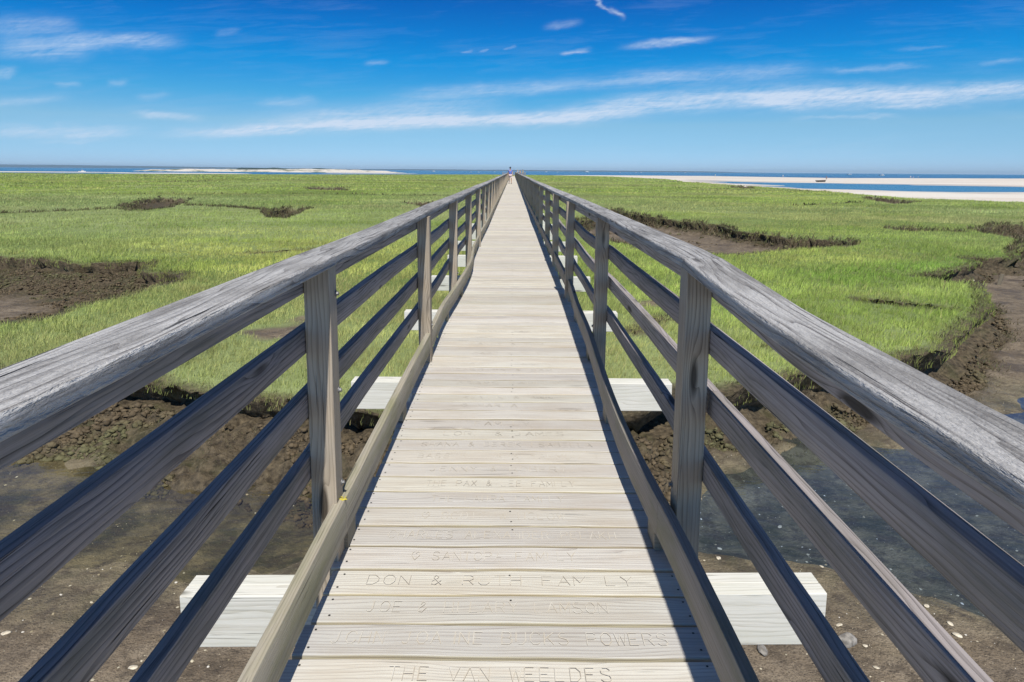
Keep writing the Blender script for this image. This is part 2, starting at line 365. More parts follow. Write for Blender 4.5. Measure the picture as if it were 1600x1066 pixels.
# carved names: single-stroke gothic capitals, cut as narrow V strokes
G = {'A': [[(0, 0), (.5, 1), (1, 0)], [(.2, .36), (.8, .36)]], 'B': [[(0, 0), (0, 1), (.65, 1), (.85, .88), (.85, .65), (.65, .53), (0, .53)], [(.65, .53), (.95, .4), (.95, .15), (.7, 0), (0, 0)]],
 'C': [[(.95, .82), (.7, 1), (.3, 1), (.03, .72), (.03, .28), (.3, 0), (.7, 0), (.95, .18)]], 'D': [[(0, 0), (0, 1), (.55, 1), (.92, .7), (.92, .3), (.55, 0), (0, 0)]],
 'E': [[(.8, 1), (0, 1), (0, 0), (.8, 0)], [(0, .52), (.65, .52)]], 'F': [[(.8, 1), (0, 1), (0, 0)], [(0, .52), (.65, .52)]],
 'G': [[(.95, .82), (.7, 1), (.3, 1), (.03, .72), (.03, .28), (.3, 0), (.7, 0), (.95, .25), (.95, .45), (.6, .45)]], 'H': [[(0, 0), (0, 1)], [(.9, 0), (.9, 1)], [(0, .5), (.9, .5)]],
 'I': [[(.1, 0), (.1, 1)]], 'J': [[(.6, 1), (.6, .25), (.45, .03), (.2, 0), (0, .15)]], 'K': [[(0, 0), (0, 1)], [(.85, 1), (0, .4)], [(.28, .6), (.88, 0)]], 'L': [[(0, 1), (0, 0), (.75, 0)]],
 'M': [[(0, 0), (0, 1), (.5, .3), (1, 1), (1, 0)]], 'N': [[(0, 0), (0, 1), (.9, 0), (.9, 1)]], 'O': [[(.3, 1), (.03, .72), (.03, .28), (.3, 0), (.7, 0), (.97, .28), (.97, .72), (.7, 1), (.3, 1)]],
 'P': [[(0, 0), (0, 1), (.65, 1), (.88, .85), (.88, .6), (.65, .46), (0, .46)]], 'R': [[(0, 0), (0, 1), (.65, 1), (.88, .85), (.88, .62), (.65, .48), (0, .48)], [(.5, .48), (.92, 0)]],
 'S': [[(.88, .85), (.65, 1), (.25, 1), (.05, .82), (.1, .6), (.8, .42), (.92, .2), (.7, 0), (.25, 0), (.02, .16)]], 'T': [[(0, 1), (.9, 1)], [(.45, 1), (.45, 0)]],
 'U': [[(0, 1), (0, .25), (.25, 0), (.65, 0), (.9, .25), (.9, 1)]], 'V': [[(0, 1), (.48, 0), (.96, 1)]], 'W': [[(0, 1), (.28, 0), (.55, .85), (.82, 0), (1.1, 1)]],
 'X': [[(0, 0), (.9, 1)], [(0, 1), (.9, 0)]], 'Y': [[(0, 1), (.46, .5), (.92, 1)], [(.46, .5), (.46, 0)]], 'Z': [[(0, 1), (.85, 1), (0, 0), (.85, 0)]],
 '&': [[(.9, 0), (.2, .75), (.35, 1), (.6, .9), (.55, .7), (.05, .35), (.1, .05), (.4, 0), (.85, .45)]], '*': [[(.5, 0), (0, .55), (.05, .9), (.3, 1), (.5, .75), (.7, 1), (.95, .9), (1, .55), (.5, 0)]]}
def carve(k, text, x0, x1, h=.052, yo=.047, w=.0015):
    y = Yb0 + k * PITCH + yo; n = len(text); adv = (x1 - x0) / n; cw = adv * .74; i = 0
    for word in text.split(' '):
        mbx = MB(); fade = random.random()
        for ch in word:
            for line in G.get(ch, []):
                pts = [Vector((x0 + i * adv + px * cw * (1 if ch != 'I' else .6), y + py * h, 0)) for px, py in line]
                for a, b in zip(pts[:-1], pts[1:]):
                    if random.random() < .05: continue
                    d = (b - a).normalized(); nn = Vector((-d.y, d.x, 0)) * w * random.uniform(.6, 1.1); z = .0026; e = d * w * .4
                    q = [a - e - nn, b + e - nn, b + e, a - e, a - e + nn, b + e + nn]
                    v = [(*q[0][:2], z), (*q[1][:2], z), (*q[2][:2], z - .0004), (*q[3][:2], z - .0004), (*q[4][:2], z), (*q[5][:2], z)]
                    mbx.add(v, [[0, 1, 2, 3], [3, 2, 5, 4]], [[(0, 0)] * 4] * 2)
            i += 1
        i += 1
        if mbx.n: mbx.build('carved_heart' if word == '*' else 'carved_word', M['letter'], deck)
for k, t, a, b in ((-1, 'THE VAN WEELDES', -.34, .30), (0, 'JOHN JOANNE BUCKS POWERS', -.535, .49), (1, 'JOE & HILARY LAMSON', -.46, .33), (2, 'DON & RUTH FAMILY', -.49, .44), (3, '* SANTORA FAMILY', -.36, .25),
    (4, 'CHARLES ALEXANDER PELAKH', -.47, .42), (5, '* SCOTT WINSLOW', -.36, .23), (6, 'THE LAURA FAMILY', -.34, .24), (7, 'THE PAX & LEE FAMILY', -.38, .30), (8, 'JENNY & ROBERT', -.38, .28), (9, 'BASS RIVER & YARMOUTH', -.46, .44),
    (10, 'SHANA & DEREK ISABELLA', -.46, .43), (11, 'LORI & JAMES', -.36, .30), (12, 'FAMILY', -.20, .12), (14, '* MARIA', -.3, .05), (15, 'KEVIN & ANN', -.3, .28), (17, 'ADAMS FAMILY', -.36, .34), (19, 'CAROLYN & SAM', -.4, .3), (20, 'HARRY & NORA', -.36, .3), (22, 'CAPE SUMMER', -.3, .3), (24, 'NANCY & TOM', -.33, .27), (27, 'MONROE FAMILY', -.3, .3)):
    carve(k, t, a, b)

# ------------------------------------------------------------------ railings
def interp(pts): xs = [p[0] for p in pts]; ys = [p[1] for p in pts]; return lambda y: float(np.interp(y, xs, ys))
def smooth(pts):
    f = interp(pts); return lambda y: sum(f(y + d) * w for d, w in ((-.35, .15), (-.17, .22), (0, .26), (.17, .22), (.35, .15)))
kickL = smooth([(-3, .597), (4, .597), (5, .589), (5.9, .60), (6.8, .565), (8, .533), (9.1, .532), (10.5, .594), (12.9, .606), (17, .587), (24, .60), (60, .6), (300, .6)])
kickR = smooth([(-3, .556), (1.6, .552), (2.2, .543), (2.7, .513), (3.4, .515), (5, .57), (6, .578), (7.2, .622), (7.9, .61), (9.7, .615), (16, .6), (24, .587), (44, .59), (300, .59)])
capR = smooth([(-3, .585), (2.3, .585), (4.9, .599), (7.4, .62), (10, .606), (15, .604), (18, .585), (24, .6), (300, .6)])
capL = smooth([(-3, .612), (.8, .61), (2.3, .605), (5, .605), (12, .598), (300, .6)])
def railing(side):
    s = side; lab = ('weathered grey wooden railing along the left edge of the boardwalk, its inner faces catching light' if s < 0 else 'weathered grey wooden railing along the right edge of the boardwalk, its inner faces in shade')
    root = empty('wooden_railing', (s * .65, P0, 0), lab, 'railing', 'railings of the boardwalk')
    kick = kickL if s < 0 else kickR; cap = capL if s < 0 else capR
    rr = random.Random(11 + s)
    wob = [rr.uniform(-1, 1) for _ in range(400)]
    def wv(y, seed, per=BAY): t = (y + 20 + seed * 3.7) / per; i = int(t); f = t - i; f = f * f * (3 - 2 * f); return wob[(i + seed * 31) % 400] * (1 - f) + wob[(i + 1 + seed * 31) % 400] * f
    postx = lambda i: (.617 if s < 0 else .59) + (0 if i <= 0 else (-.02 if s < 0 else .006)) + .010 * wob[(i * 7) % 400] * (i > 0)
    ztop = (lambda y: 1.108) if s < 0 else interp([(-3, 1.05), (1.0, 1.052), (1.6, 1.064), (2.3, 1.108), (300, 1.108)])
    for i in range(-1, NB + 1):
        yc = P0 + BAY * i; xi = postx(i); mb = MB(); top = min(ztop(yc), 1.108) - .0375
        lean = (.008 * wob[(i * 5 + 3) % 400]) if i > 0 else 0
        path = [((s * (xi + .0445 + lean * (z - .5)), yc, z), (1, 0, 0), (0, 1, 0)) for z in np.linspace(-.36, top, 9 if i < 8 else 2)]
        g = rr.uniform(.85, 1.08); mb.sweep(path, rrect(-.0445, .0445, -.0445, .0445, .004), (g, g * .99, g * .98))
        po = mb.build('post', M['post'], root)
        if i < 5 and i >= 0:
            for z in (.27, .62, .97) if i == 0 and s < 0 else (.27,):
                bm = bmesh.new(); bmesh.ops.create_cone(bm, cap_ends=True, segments=6, radius1=.008, radius2=.007, depth=.010, matrix=Matrix.Translation((s * (xi - .006), yc + .028, z)) @ Matrix.Rotation(R(90), 4, 'Y'))
                bmesh.ops.create_cone(bm, cap_ends=True, segments=12, radius1=.012, radius2=.012, depth=.003, matrix=Matrix.Translation((s * (xi - .0015), yc + .028, z)) @ Matrix.Rotation(R(90), 4, 'Y'))
                me = bpy.data.meshes.new('bolt'); bm.to_mesh(me); bm.free(); link('bolt', me, po, M['bolt'])
    # segments: two bays long near, then longer
    segs = [(-2, 0)] + [(a, a + 2) for a in range(0, 24, 2)] + [(a, min(a + 8, NB)) for a in range(24, NB, 8)]
    YM = P0 - BAY * 1.2
    for n, (a, b) in enumerate(segs):
        y0 = max(P0 + BAY * a, YM) + .0015; y1 = P0 + BAY * b - .0015; step = .11 if a < 4 else (.3 if a < 16 else 1.3)
        g = rr.uniform(.85, 1.1)
        # handrail: flat plank on the post heads
        wob_amp = .0 if a < 0 else .006
        fx = lambda y: s * (cap(y) + .07 + .004 * wv(y, 2) * (y > 2.5)); fz = lambda y: ztop(y) + .005 * wv(y, 4) * (y > 2.5)
        mb = MB(); mb.sweep(ypath(y0, y1, fx, fz, step, (lambda y: s * .02 * wv(y, 6) * (y > 2.5)) ), rrect(-.07, .07, -.037, 0, .0065, 3), (g, g, g * 1.0)); mb.build('handrail', M['cap'], root, True)
        # nailer under the handrail, outside the posts
        xo = lambda y: float(np.interp(y, [P0 + BAY * i for i in range(-2, NB + 1)], [postx(i) + .091 for i in range(-2, NB + 1)]))
        g = rr.uniform(.85, 1.1); mb = MB()
        mb.sweep(ypath(y0, y1, lambda y: s * xo(y), lambda y: ztop(y) - .0385, step), rrect(*((0, .038) if s > 0 else (-.038, 0)), -.089, 0, .004), (g, g, g)); mb.build('nailer', M['rail'], root, True)
        for q, zt in enumerate((.862, .632, .402)):
            g = rr.uniform(.8, 1.12); mb = MB(); am = .016 if (s > 0 and 4.5 < y0 < 13) else .009
            bow = (lambda y, q=q: (.020 if (q == 1 and s > 0) else 0) + (0 if y < P0 else (am * 1.2 * wv(y, 10 + q, BAY * .5) * math.sin(math.pi * ((y - P0) % BAY) / BAY) + (.02 if q == 2 and y > 3 else 0) * 0)))
            dz = (lambda y, q=q: .006 * wv(y, 20 + q) - (.022 * math.sin(math.pi * ((y - P0) % BAY) / BAY) if (s > 0 and P0 + BAY < y < P0 + 2 * BAY) else 0))
            yy0 = y0 if q != 1 or a <= 0 else y0
            mb.sweep(ypath(yy0, y1, lambda y: s * (xo(y) + bow(y)), lambda y: zt + dz(y), step, lambda y: s * .05 * wv(y, 30 + q) * (y > P0)), rrect(*((0, .038) if s > 0 else (-.038, 0)), -.089, 0, .004), (g, g, g)); mb.build('mid_rail', M['rail'], root, True)
        g = rr.uniform(.9, 1.08); mb = MB(); kz = lambda y: .222 + .006 * wv(y, 40) * (y > 2.5) - (.004 if n % 2 else 0)
        kw = .036
        mb.sweep(ypath(y0, y1, lambda y: s * kick(y), kz, step, lambda y: 0), rrect(*((0, kw) if s > 0 else (-kw, 0)), -.14, 0, .005), (g, g, g) if s < 0 else (g * .72, g * .72, g * .82)); mb.build('kick_board', M['kick'], root, True)  # right-hand board toned darker and bluer: its shade is put into the colour
    # spacer blocks hold the kick board off the deck
    for i in range(0, 24):
        for d in (0, BAY / 2):
            y = P0 + BAY * i + d + .1; mb = MB(); x = kick(y)
            p, q = bar(y - .06, y + .06, *sorted((s * (x + .006), s * (x + .034))), .0025, .083, .003); mb.sweep(p, q, (.7, .7, .7)); mb.build('spacer_block', M['kick'], root)
    if s < 0:
        bm = bmesh.new()
        for i in range(26):
            x = random.uniform(.594, .628); bmesh.ops.create_icosphere(bm, subdivisions=1, radius=random.uniform(.002, .0045), matrix=Matrix.Translation((-x, P0 + random.gauss(-.004, .008), .2225)) @ Matrix.Diagonal((1.4, 1, .5, 1)))
        me = bpy.data.meshes.new('lichen'); bm.to_mesh(me); bm.free(); link('lichen', me, root, M['lichen'])
    return root
railing(-1); railing(1)

# ------------------------------------------------------------------ end platform
mb = MB()
for k in range(34):
    y = YEND + .02 + k * .1457; prof = rrect(y, y + .1397, -.038, 0, .003, 1)
    mb.sweep([((-2.7, 0, 0), (0, 1, 0), (0, 0, 1)), ((3.4, 0, 0), (0, 1, 0), (0, 0, 1))], prof, (random.uniform(.85, 1.05),) * 3)
mb.build('platform_deck', M['deck'], bw)
plat = empty('wooden_railing', (0, YEND + 5, 0), 'low wooden railing round the viewing platform at the far end of the boardwalk', 'railing')
def pbar(name, a, b, w, h, mat):
    a = Vector(a); b = Vector(b); d = (b - a).normalized(); up = Vector((0, 0, 1)) if abs(d.z) < .9 else Vector((0, 1, 0)); sx = d.cross(up).normalized(); uz = sx.cross(d)
    m = MB(); m.sweep([(tuple(a), tuple(sx), tuple(uz)), (tuple(b), tuple(sx), tuple(uz))], rrect(-w / 2, w / 2, -h / 2, h / 2, .004, 1)); return m.build(name, mat, plat)
pts = [(-.75, YEND), (-2.7, YEND), (-2.7, YEND + 5), (3.4, YEND + 5), (3.4, YEND), (.75, YEND)]
for (x0, y0), (x1, y1) in zip(pts[:-1], pts[1:]):
    pbar('handrail', (x0, y0, 1.08), (x1, y1, 1.08), .14, .037, M['cap'])
    for z in (.8, .55, .3): pbar('mid_rail', (x0, y0, z), (x1, y1, z), .038, .089, M['rail'])
    n = max(1, round(math.hypot(x1 - x0, y1 - y0) / 2))
    for i in range(n): pbar('post', (x0 + (x1 - x0) * i / n, y0 + (y1 - y0) * i / n, -2.2), (x0 + (x1 - x0) * i / n, y0 + (y1 - y0) * i / n, 1.06), .1, .1, M['post'])

# ------------------------------------------------------------------ the marsh
ZM, ZF, ZW = -1.10, -1.64, -1.665                    # marsh top, mud flat, water
def P(*a): return np.array(a, float)
# (outline of the opening in the turf, depth, width of the bank, edge noise)
CREEKS = [
 (P((-60, 8), (-25, 9.5), (-12, 9), (-6.5, 8.3), (-5, 7.8), (-4.2, 7.9), (-3.4, 7.4), (-2.8, 7.2), (-2.3, 7.3), (-1.6, 6.8), (-1, 6.6), (0, 6.8), (1.4, 6.9), (1.9, 7.5), (2.5, 7.4), (3.1, 7.8), (3.9, 8.1), (5, 8.8), (5.9, 9.2), (7.2, 10.4), (8.3, 11.9), (9.7, 13.6), (10.7, 15.3), (9.9, 15.5), (9.5, 16.4), (9.5, 17.1), (10.9, 17.0), (11.9, 18.0), (13.4, 19.3), (14.2, 20.6), (15.5, 20.4), (17.3, 22.9), (19.6, 25.4), (20.8, 30.5), (24.2, 33.4), (26.2, 34.4), (60, 36), (90, 30), (90, -30), (-60, -30)), .515, 1.15, .30),
 (P((3.4, 33.8), (6.7, 45.6), (7.5, 38.4), (8.4, 34.8), (9.7, 32.2), (10.2, 28.1), (10.8, 26), (12.4, 24.7), (12.0, 23.6), (11.3, 22.7), (8.8, 22), (7, 20.9), (6.1, 21.1), (4.2, 22.1), (3.5, 24.7), (2.9, 28.7)), .52, .7, .35),
 (P((-30, 16), (-18, 18.6), (-14.4, 18.7), (-12.5, 18.2), (-11.5, 17.5), (-10.4, 17.8), (-9.6, 18.2), (-9, 16.1), (-7.6, 15.8), (-7.3, 15.2), (-7.5, 14.4), (-7.6, 13.4), (-7.9, 12.4), (-8, 11.3), (-7.9, 10.9), (-8.3, 10.6), (-9.6, 10.6), (-15, 11.3), (-30, 10)), .5, 2.2, .35),
 (P((-26.9, 47), (-29.4, 53), (-30.4, 59), (-27.5, 57), (-25.8, 53.6), (-22.4, 44.6), (-21.8, 40), (-22.4, 39.5)), .5, .9, .6),
 (P((-14.7, 40.4), (-15, 44.9), (-13.3, 44.4), (-11.9, 37.2), (-11.7, 34.2), (-13, 35)), .5, .5, .4),
 (P((-26.3, 86), (-29.5, 100), (-24, 97.5), (-19.5, 80)), .5, .6, 1.),
 (P((-8.5, 52), (-6.6, 54), (-5.6, 46)), .4, .6, .4),
 (P((34, 66), (38.5, 73), (37, 61), (31.5, 56)), .4, .7, .8),
 (P((35, 111), (45.5, 132), (37, 104)), .5, .8, 1.),
]
LINES = [(P((-40, 35.5), (-28, 37), (-27, 38.3), (-24.9, 40.4), (-23, 42)), .22, .45), (P((-22, 46), (-18.8, 44.9), (-14.9, 41)), .18, .35), (P((-80, 103), (-67, 108), (-62, 122), (-64, 138), (-58, 160)), .9, .5), (P((-135, 140), (-114, 155)), 1.0, .5), (P((-60, 128), (-48, 140), (-30, 150), (-14, 168)), .6, .35),
 (P((8.0, 12.2), (7.0, 13.0)), .16, .3), (P((17.5, 30.5), (19.5, 29.5)), .4, .4), (P((-8.2, 19.9), (-6.2, 21.3), (-5, 23)), .12, .3), (P((1.9, 10.1), (2.4, 11.2)), .1, .25), (P((3.8, 9.3), (4.7, 9.7)), .12, .3), (P((14, 230), (36, 208), (44, 176)), 2.2, .5), (P((22, 52), (30, 58)), .15, .25), (P((-40, 64), (-20, 70), (-4, 66)), .25, .3), (P((50, 90), (34, 96), (20, 120)), .4, .3)]
POOLS = [P((-9, 4.4), (-9, 7.7), (-5.3, 7.3), (-4.6, 7.1), (-3.2, 6.5), (-1.9, 6.2), (-1.3, 5.9), (-1.2, 5.0), (-1.5, 4.5), (-2.3, 4.35), (-3.2, 4.5), (-5., 4.2)),
 P((1.5, 6.3), (2.7, 7.0), (3.4, 7.5), (4.5, 7.6), (5.6, 8.2), (7.0, 9.2), (8.4, 9.9), (8.6, 8.6), (8.0, 5.6), (6.0, 4.7), (4.4, 4.1), (3.4, 4.0), (2.9, 4.35), (1.8, 4.5), (1.2, 5.0))]
MARSH = P((-900, 330), (-330, 310), (-228, 302), (-184, 279), (-138, 292), (-93, 327), (-57, 374), (-16, 426), (19, 404), (47.6, 339), (53.7, 238), (45.1, 168), (43.7, 116), (42.3, 89.6), (41.1, 67.9), (46.5, 60.4), (60, 52), (110, 50), (200, 40), (200, -60), (-900, -60))
CHAN = P((57, 226), (68, 264), (77.4, 235), (97, 206), (112.3, 183), (124.5, 165), (200, 140), (200, 120), (94.8, 122), (72.3, 112.6), (67.2, 114.9), (61.2, 129.7), (56.5, 171))
SHORE = [(-3000, 280), (-400, 280), (-228, 290), (-183, 268), (-138, 283), (-93, 322), (-57, 380), (-16, 470), (18, 480), (57, 520), (125, 525), (155, 543), (174, 456), (200, 415), (253, 443), (390, 508), (900, 560), (3000, 700)]
ISLES = [(-335, 450, 80, 34), (-205, 420, 42, 30), (-95, 395, 22, 12), (-118, 560, 40, 24)]
def seg_d2(x, y, a, b):
    dx, dy = b - a; t = np.clip(((x - a[0]) * dx + (y - a[1]) * dy) / (dx * dx + dy * dy), 0, 1)
    return (x - a[0] - t * dx) ** 2 + (y - a[1] - t * dy) ** 2
def poly_sd(x, y, poly, pad=6.):
    r = np.full(x.shape, -pad); lo = poly.min(0) - pad; hi = poly.max(0) + pad
    m = (x > lo[0]) & (x < hi[0]) & (y > lo[1]) & (y < hi[1])
    if not m.any(): return r
    xx = x[m]; yy = y[m]; d = np.full(xx.shape, 1e9); ins = np.zeros(xx.shape, bool); n = len(poly)
    for i in range(n):
        a = poly[i]; b = poly[(i + 1) % n]; d = np.minimum(d, seg_d2(xx, yy, a, b))
        c = ((a[1] > yy) != (b[1] > yy)); 
        if a[1] != b[1]: ins ^= c & (xx < (b[0] - a[0]) * (yy - a[1]) / (b[1] - a[1]) + a[0])
    d = np.sqrt(d); r[m] = np.where(ins, d, -np.minimum(d, pad)); return r
def fields(x, y):
    """drop below the turf (m), distance to the nearest lip (neg on turf), marsh mask distance, pool"""
    e1 = fbm(x, y, 1.3, 4, 3); e2 = fbm(x, y, 6., 2, 9)
    drop = np.zeros(x.shape); lip = np.full(x.shape, -6.)
    for ci, (poly, dep, wd, nz) in enumerate(CREEKS):
        if ci == 0: wd = 1.15 - .80 * sstep(1.3, 2.6, x)
        s = poly_sd(x, y, poly); s = np.where(s > -5.9, s + nz * e1 * (1 if nz < .5 else 1) + nz * .3 * e2, s)
        dr = dep * (.58 * sstep(-.03, .12, s) + .42 * sstep(.1, wd, s)); lip = np.maximum(lip, np.where(s > -5.9, s, -6)); drop = np.maximum(drop, dr)
    for ln, hw, dep in LINES:
        lo = ln.min(0) - 8; hi = ln.max(0) + 8; m = (x > lo[0]) & (x < hi[0]) & (y > lo[1]) & (y < hi[1])
        if m.any():
            d = np.full(m.sum(), 1e9)
            for a, b in zip(ln[:-1], ln[1:]): d = np.minimum(d, seg_d2(x[m], y[m], a, b))
            s = hw - np.sqrt(d) + (.5 * hw + .08) * e1[m] + .5 * hw * e2[m]; dr = dep * sstep(-.05, .3, s)
            drop[m] = np.maximum(drop[m], dr); lip[m] = np.maximum(lip[m], s)
    return drop, lip
def marsh_sd(x, y): return poly_sd(x, y, MARSH, 30.) + 1.5 * fbm(x, y, 12., 2, 31) * sstep(40, 90, y)
def shore_sd(x, y):
    s = np.interp(x, [p[0] for p in SHORE], [p[1] for p in SHORE]) - y + 3 * fbm(x, y, 30, 2, 77)
    for cx, cy, a, b in ISLES: s = np.maximum(s, (1 - np.sqrt(((x - cx) / a) ** 2 + ((y - cy) / b) ** 2)) * b)
    return s
def height(x, y, full=False):
    drop, lip = fields(x, y); msd = marsh_sd(x, y)
    h = ZM + .07 * fbm(x, y, 5., 2, 1) + .045 * fbm(x, y, .7, 2, 2) + .02 * fbm(x, y, .2, 2, 12)
    nearm = sstep(60, 25, y)
    bank = sstep(-.15, .05, lip) * (1 - sstep(.9, 1.5, lip * np.where((x < -7.2) & (y > 9), .55, 1. + 1.6 * sstep(1.3, 2.6, x))))
    b1 = fbm(x, y, .45, 4, 5); cl = np.abs(fbm(x, y, .22, 3, 6)); b3 = fbm(x, y, .09, 2, 8)
    flat = sstep(.3, .54, drop)
    mud = ZM - drop
    mud = mud + (1 - flat) * .0 + flat * (.022 * fbm(x, y, 2.2, 3, 4) + .014 * fbm(x, y, .25, 3, 13) * nearm)
    wgt = sstep(0, .12, drop)
    hh = h * (1 - wgt) + mud * wgt
    bl = 1 - np.abs(fbm(x, y, .38, 3, 7)) * 2.2
    hh = hh + bank * (.08 * b1 + .12 * (cl - .25) + .06 * (bl - .5) + .045 * b3) * (.35 + .65 * sstep(90, 20, y))
    # scattered clods on the flat
    cm = sstep(.25, .6, fbm(x, y, 1.6, 3, 44)) * flat * sstep(7.5, 9, y) * (1 - bank); hh = hh + cm * (.10 * np.clip(fbm(x, y, .3, 3, 45) + .2, 0, 1) + .03 * b3)
    pool = np.full(x.shape, -6.)
    for p in POOLS: pool = np.maximum(pool, poly_sd(x, y, p) + .5 * e_(x, y))
    hh = hh - .13 * sstep(-.25, .9, pool) * flat
    # sand and sea bed
    sand = 1 - sstep(-1.2, .6, msd); cs = poly_sd(x, y, CHAN, 12.) + 7. * fbm(x * .35, y, 9, 3, 60) + 14 * fbm(x * .3, y, 22, 2, 63) - 2.; ss = shore_sd(x, y)
    hs = -1.5 + .06 * fbm(x, y, 25, 3, 61) + .01 * fbm(x, y, 1.5, 2, 62) + .25 * sstep(0, -14, msd) * 0
    hs = hs - .42 * sstep(-3, 8, cs); hs = np.minimum(hs, -1.5 - 1.2 * sstep(8, -22, ss) + .05)
    hs = np.where(y > 1200, -6., hs)
    hh = hh * (1 - sand) + hs * sand
    if full: return hh, drop, lip, sand, bank, pool, cs
    return hh
def e_(x, y): return fbm(x, y, .8, 3, 21)

ys = [-7.]
while ys[-1] < 1200: ys.append(ys[-1] + max(.045 if ys[-1] > 3 else .07, .0068 * (ys[-1] if ys[-1] > 0 else 3)))
ys += [1600, 2500, 5000, 9000, 13000]
ys = np.array(ys); nx = 560
tt = np.linspace(-1, 1, nx); tt = tt * (.75 + .25 * tt * tt)
half = 6 + .95 * (np.maximum(ys, 0) + 3)
XX = tt[None] * half[:, None]; YY = np.repeat(ys[:, None], nx, 1)
HH, drop, lip, sand, bank, pool, cs = height(XX, YY, True)
# the turf overhangs the hollowed-out bank
dXi = np.gradient(XX, axis=1); lx = np.gradient(lip, axis=1) / dXi; dYj = np.gradient(YY, axis=0); ly = (np.gradient(lip, axis=0) - lx * np.gradient(XX, axis=0)) / dYj
gl_ = np.sqrt(lx ** 2 + ly ** 2) + 1e-6; ok_ = (lip > -1) & (lip < 1.2)
push = .16 * np.exp(-((lip + .04) / .07) ** 2) - .26 * np.exp(-((lip - .15) / .09) ** 2)
push = push * ok_ * sstep(120, 40, YY) * (.6 + .8 * vnoise(XX * 2.3, YY * 2.3, 5)); XX0, YY0 = XX, YY
XX = XX + lx / gl_ * push; YY = YY + ly / gl_ * push
v = np.stack([XX, YY, HH], -1).reshape(-1, 3)
i = np.arange(len(ys) - 1)[:, None] * nx + np.arange(nx - 1)[None]; i = i.ravel()
f = np.stack([i, i + 1, i + nx + 1, i + nx], 1)
bareg = np.where(YY0 < 13, sstep(-.58, -.42, fbm(XX0, YY0, 2.2, 3, 70)), 1.)
colr = np.stack([sstep(-.06, -.22, lip) * (1 - sand) * bareg, np.maximum(bank, 1 - sstep(.25, .5, drop) * 1.) * (lip > -.15) * (1 - sand), sand, np.clip(sstep(-.5, .3, pool) + sstep(-9, -3, cs) * sand, 0, 1)], -1).reshape(-1, 4)
me = npmesh('marsh_ground', v, f, None, colr); me.shade_smooth()

s = NT('marsh_ground_surface'); a = s.attr('tone'); ob = s.obj()
sp = s.n('ShaderNodeSeparateColor'); s.set(sp.inputs[0], a.outputs['Color']); gR, gB, gS, gP = sp.outputs[0], sp.outputs[1], sp.outputs[2], a.outputs['Alpha']
n1 = s.noise(ob, 1.3, 5, .6); n2 = s.noise(ob, 14, 4, .65); n3 = s.noise(s.scale(ob, 2.2, 6), 1, 4, .6); n4 = s.noise(ob, 70, 2, .6)
mud = s.mix(s.mr(n3, .35, .65), (.185, .145, .10), (.27, .22, .16)); mud = s.mix(s.mr(n1, .45, .7), mud, (.105, .08, .055)); mud = s.mix(s.mr(n4, .5, .7, 0, .8), mud, (.07, .055, .038))
wet = s.mix(s.mr(s.noise(ob, 2.2, 4, .65), .42, .62), s.mix(.5, mud, (.27, .235, .135)), (.085, .08, .05)); mud = s.mix(gP, mud, wet)
bk = s.mix(s.mr(n2, .35, .7), (.036, .028, .018), (.150, .118, .074)); bk = s.mix(s.mr(n1, .5, .68, 0, .7), bk, (.055, .06, .02))
gr = s.mix(s.mr(n2, .3, .7), (.09, .13, .035), (.20, .27, .075)); gr = s.mix(s.mr(s.noise(s.scale(ob, .03, .09), 1, 4), .4, .65), gr, (.26, .31, .13)); 
sn = s.mix(s.mr(s.noise(s.scale(ob, .012, .10), 1, 4), .4, .65), (.70, .65, .57), (.56, .47, .38)); sn = s.mix(s.mr(s.noise(ob, .15, 5), .5, .75, 0, .5), sn, (.72, .70, .65)); sn = s.mix(s.m_('MULTIPLY', gP, .7), sn, (.42, .39, .35))
mud = s.mix(s.mr(s.noise(ob, 5.5, 6, .75), .48, .60, 0, .75), mud, (.085, .068, .05)); mud = s.mix(s.mr(s.noise(ob, 38, 3, .8), .60, .68, 0, .6), mud, (.34, .28, .20)); c = s.mix(gB, mud, bk); c = s.mix(gR, c, gr); c = s.mix(gS, c, sn)
hb = s.m_('ADD', s.m_('MULTIPLY', n2, 1.), s.m_('MULTIPLY', n4, .35))
rgh = s.m_('SUBTRACT', s.m_('MULTIPLY_ADD', gP, -.25, .9), s.m_('MULTIPLY', s.mr(n1, .5, .62, 0, .35), s.m_('SUBTRACT', 1., gR)))
s.bsdf(c, rgh, s.bump(hb, .04, .9), .25)
tag(link('marsh_ground', me, None, s.m), 'salt marsh ground with mud creeks, eroded peat banks and white sand flats beyond', kind='structure')

# ------------------------------------------------------------------ water
s = NT('creek_water_surface'); ob = s.obj()
bmp = s.bump(s.noise(s.scale(ob, 3., 9.), 1, 3, .5), .006, .8)
gl = s.n('ShaderNodeBsdfGlossy'); gl.inputs['Roughness'].default_value = .03; s.set(gl.inputs['Normal'], bmp); gl.inputs['Color'].default_value = (1, 1, 1, 1)
tr = s.n('ShaderNodeBsdfTransparent'); sx_ = s.n('ShaderNodeSeparateXYZ'); s.set(sx_.inputs[0], ob); s.set(tr.inputs[0], s.mix(s.mr(sx_.outputs[0], -1.5, 1.5), (.86, .87, .80), (.68, .78, .93)))  # bluer tint towards the right pool stands in for reflected sky
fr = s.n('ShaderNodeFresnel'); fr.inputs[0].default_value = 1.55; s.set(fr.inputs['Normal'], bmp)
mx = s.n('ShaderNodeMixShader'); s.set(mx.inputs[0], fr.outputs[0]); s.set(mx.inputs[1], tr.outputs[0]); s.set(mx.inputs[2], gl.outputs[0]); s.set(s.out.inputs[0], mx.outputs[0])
g = 24; xs_ = np.linspace(-30, 30, g); ysg = np.linspace(-6, 40, g); vx, vy = np.meshgrid(xs_, ysg); v = np.stack([vx, vy, np.full(vx.shape, ZW)], -1).reshape(-1, 3)
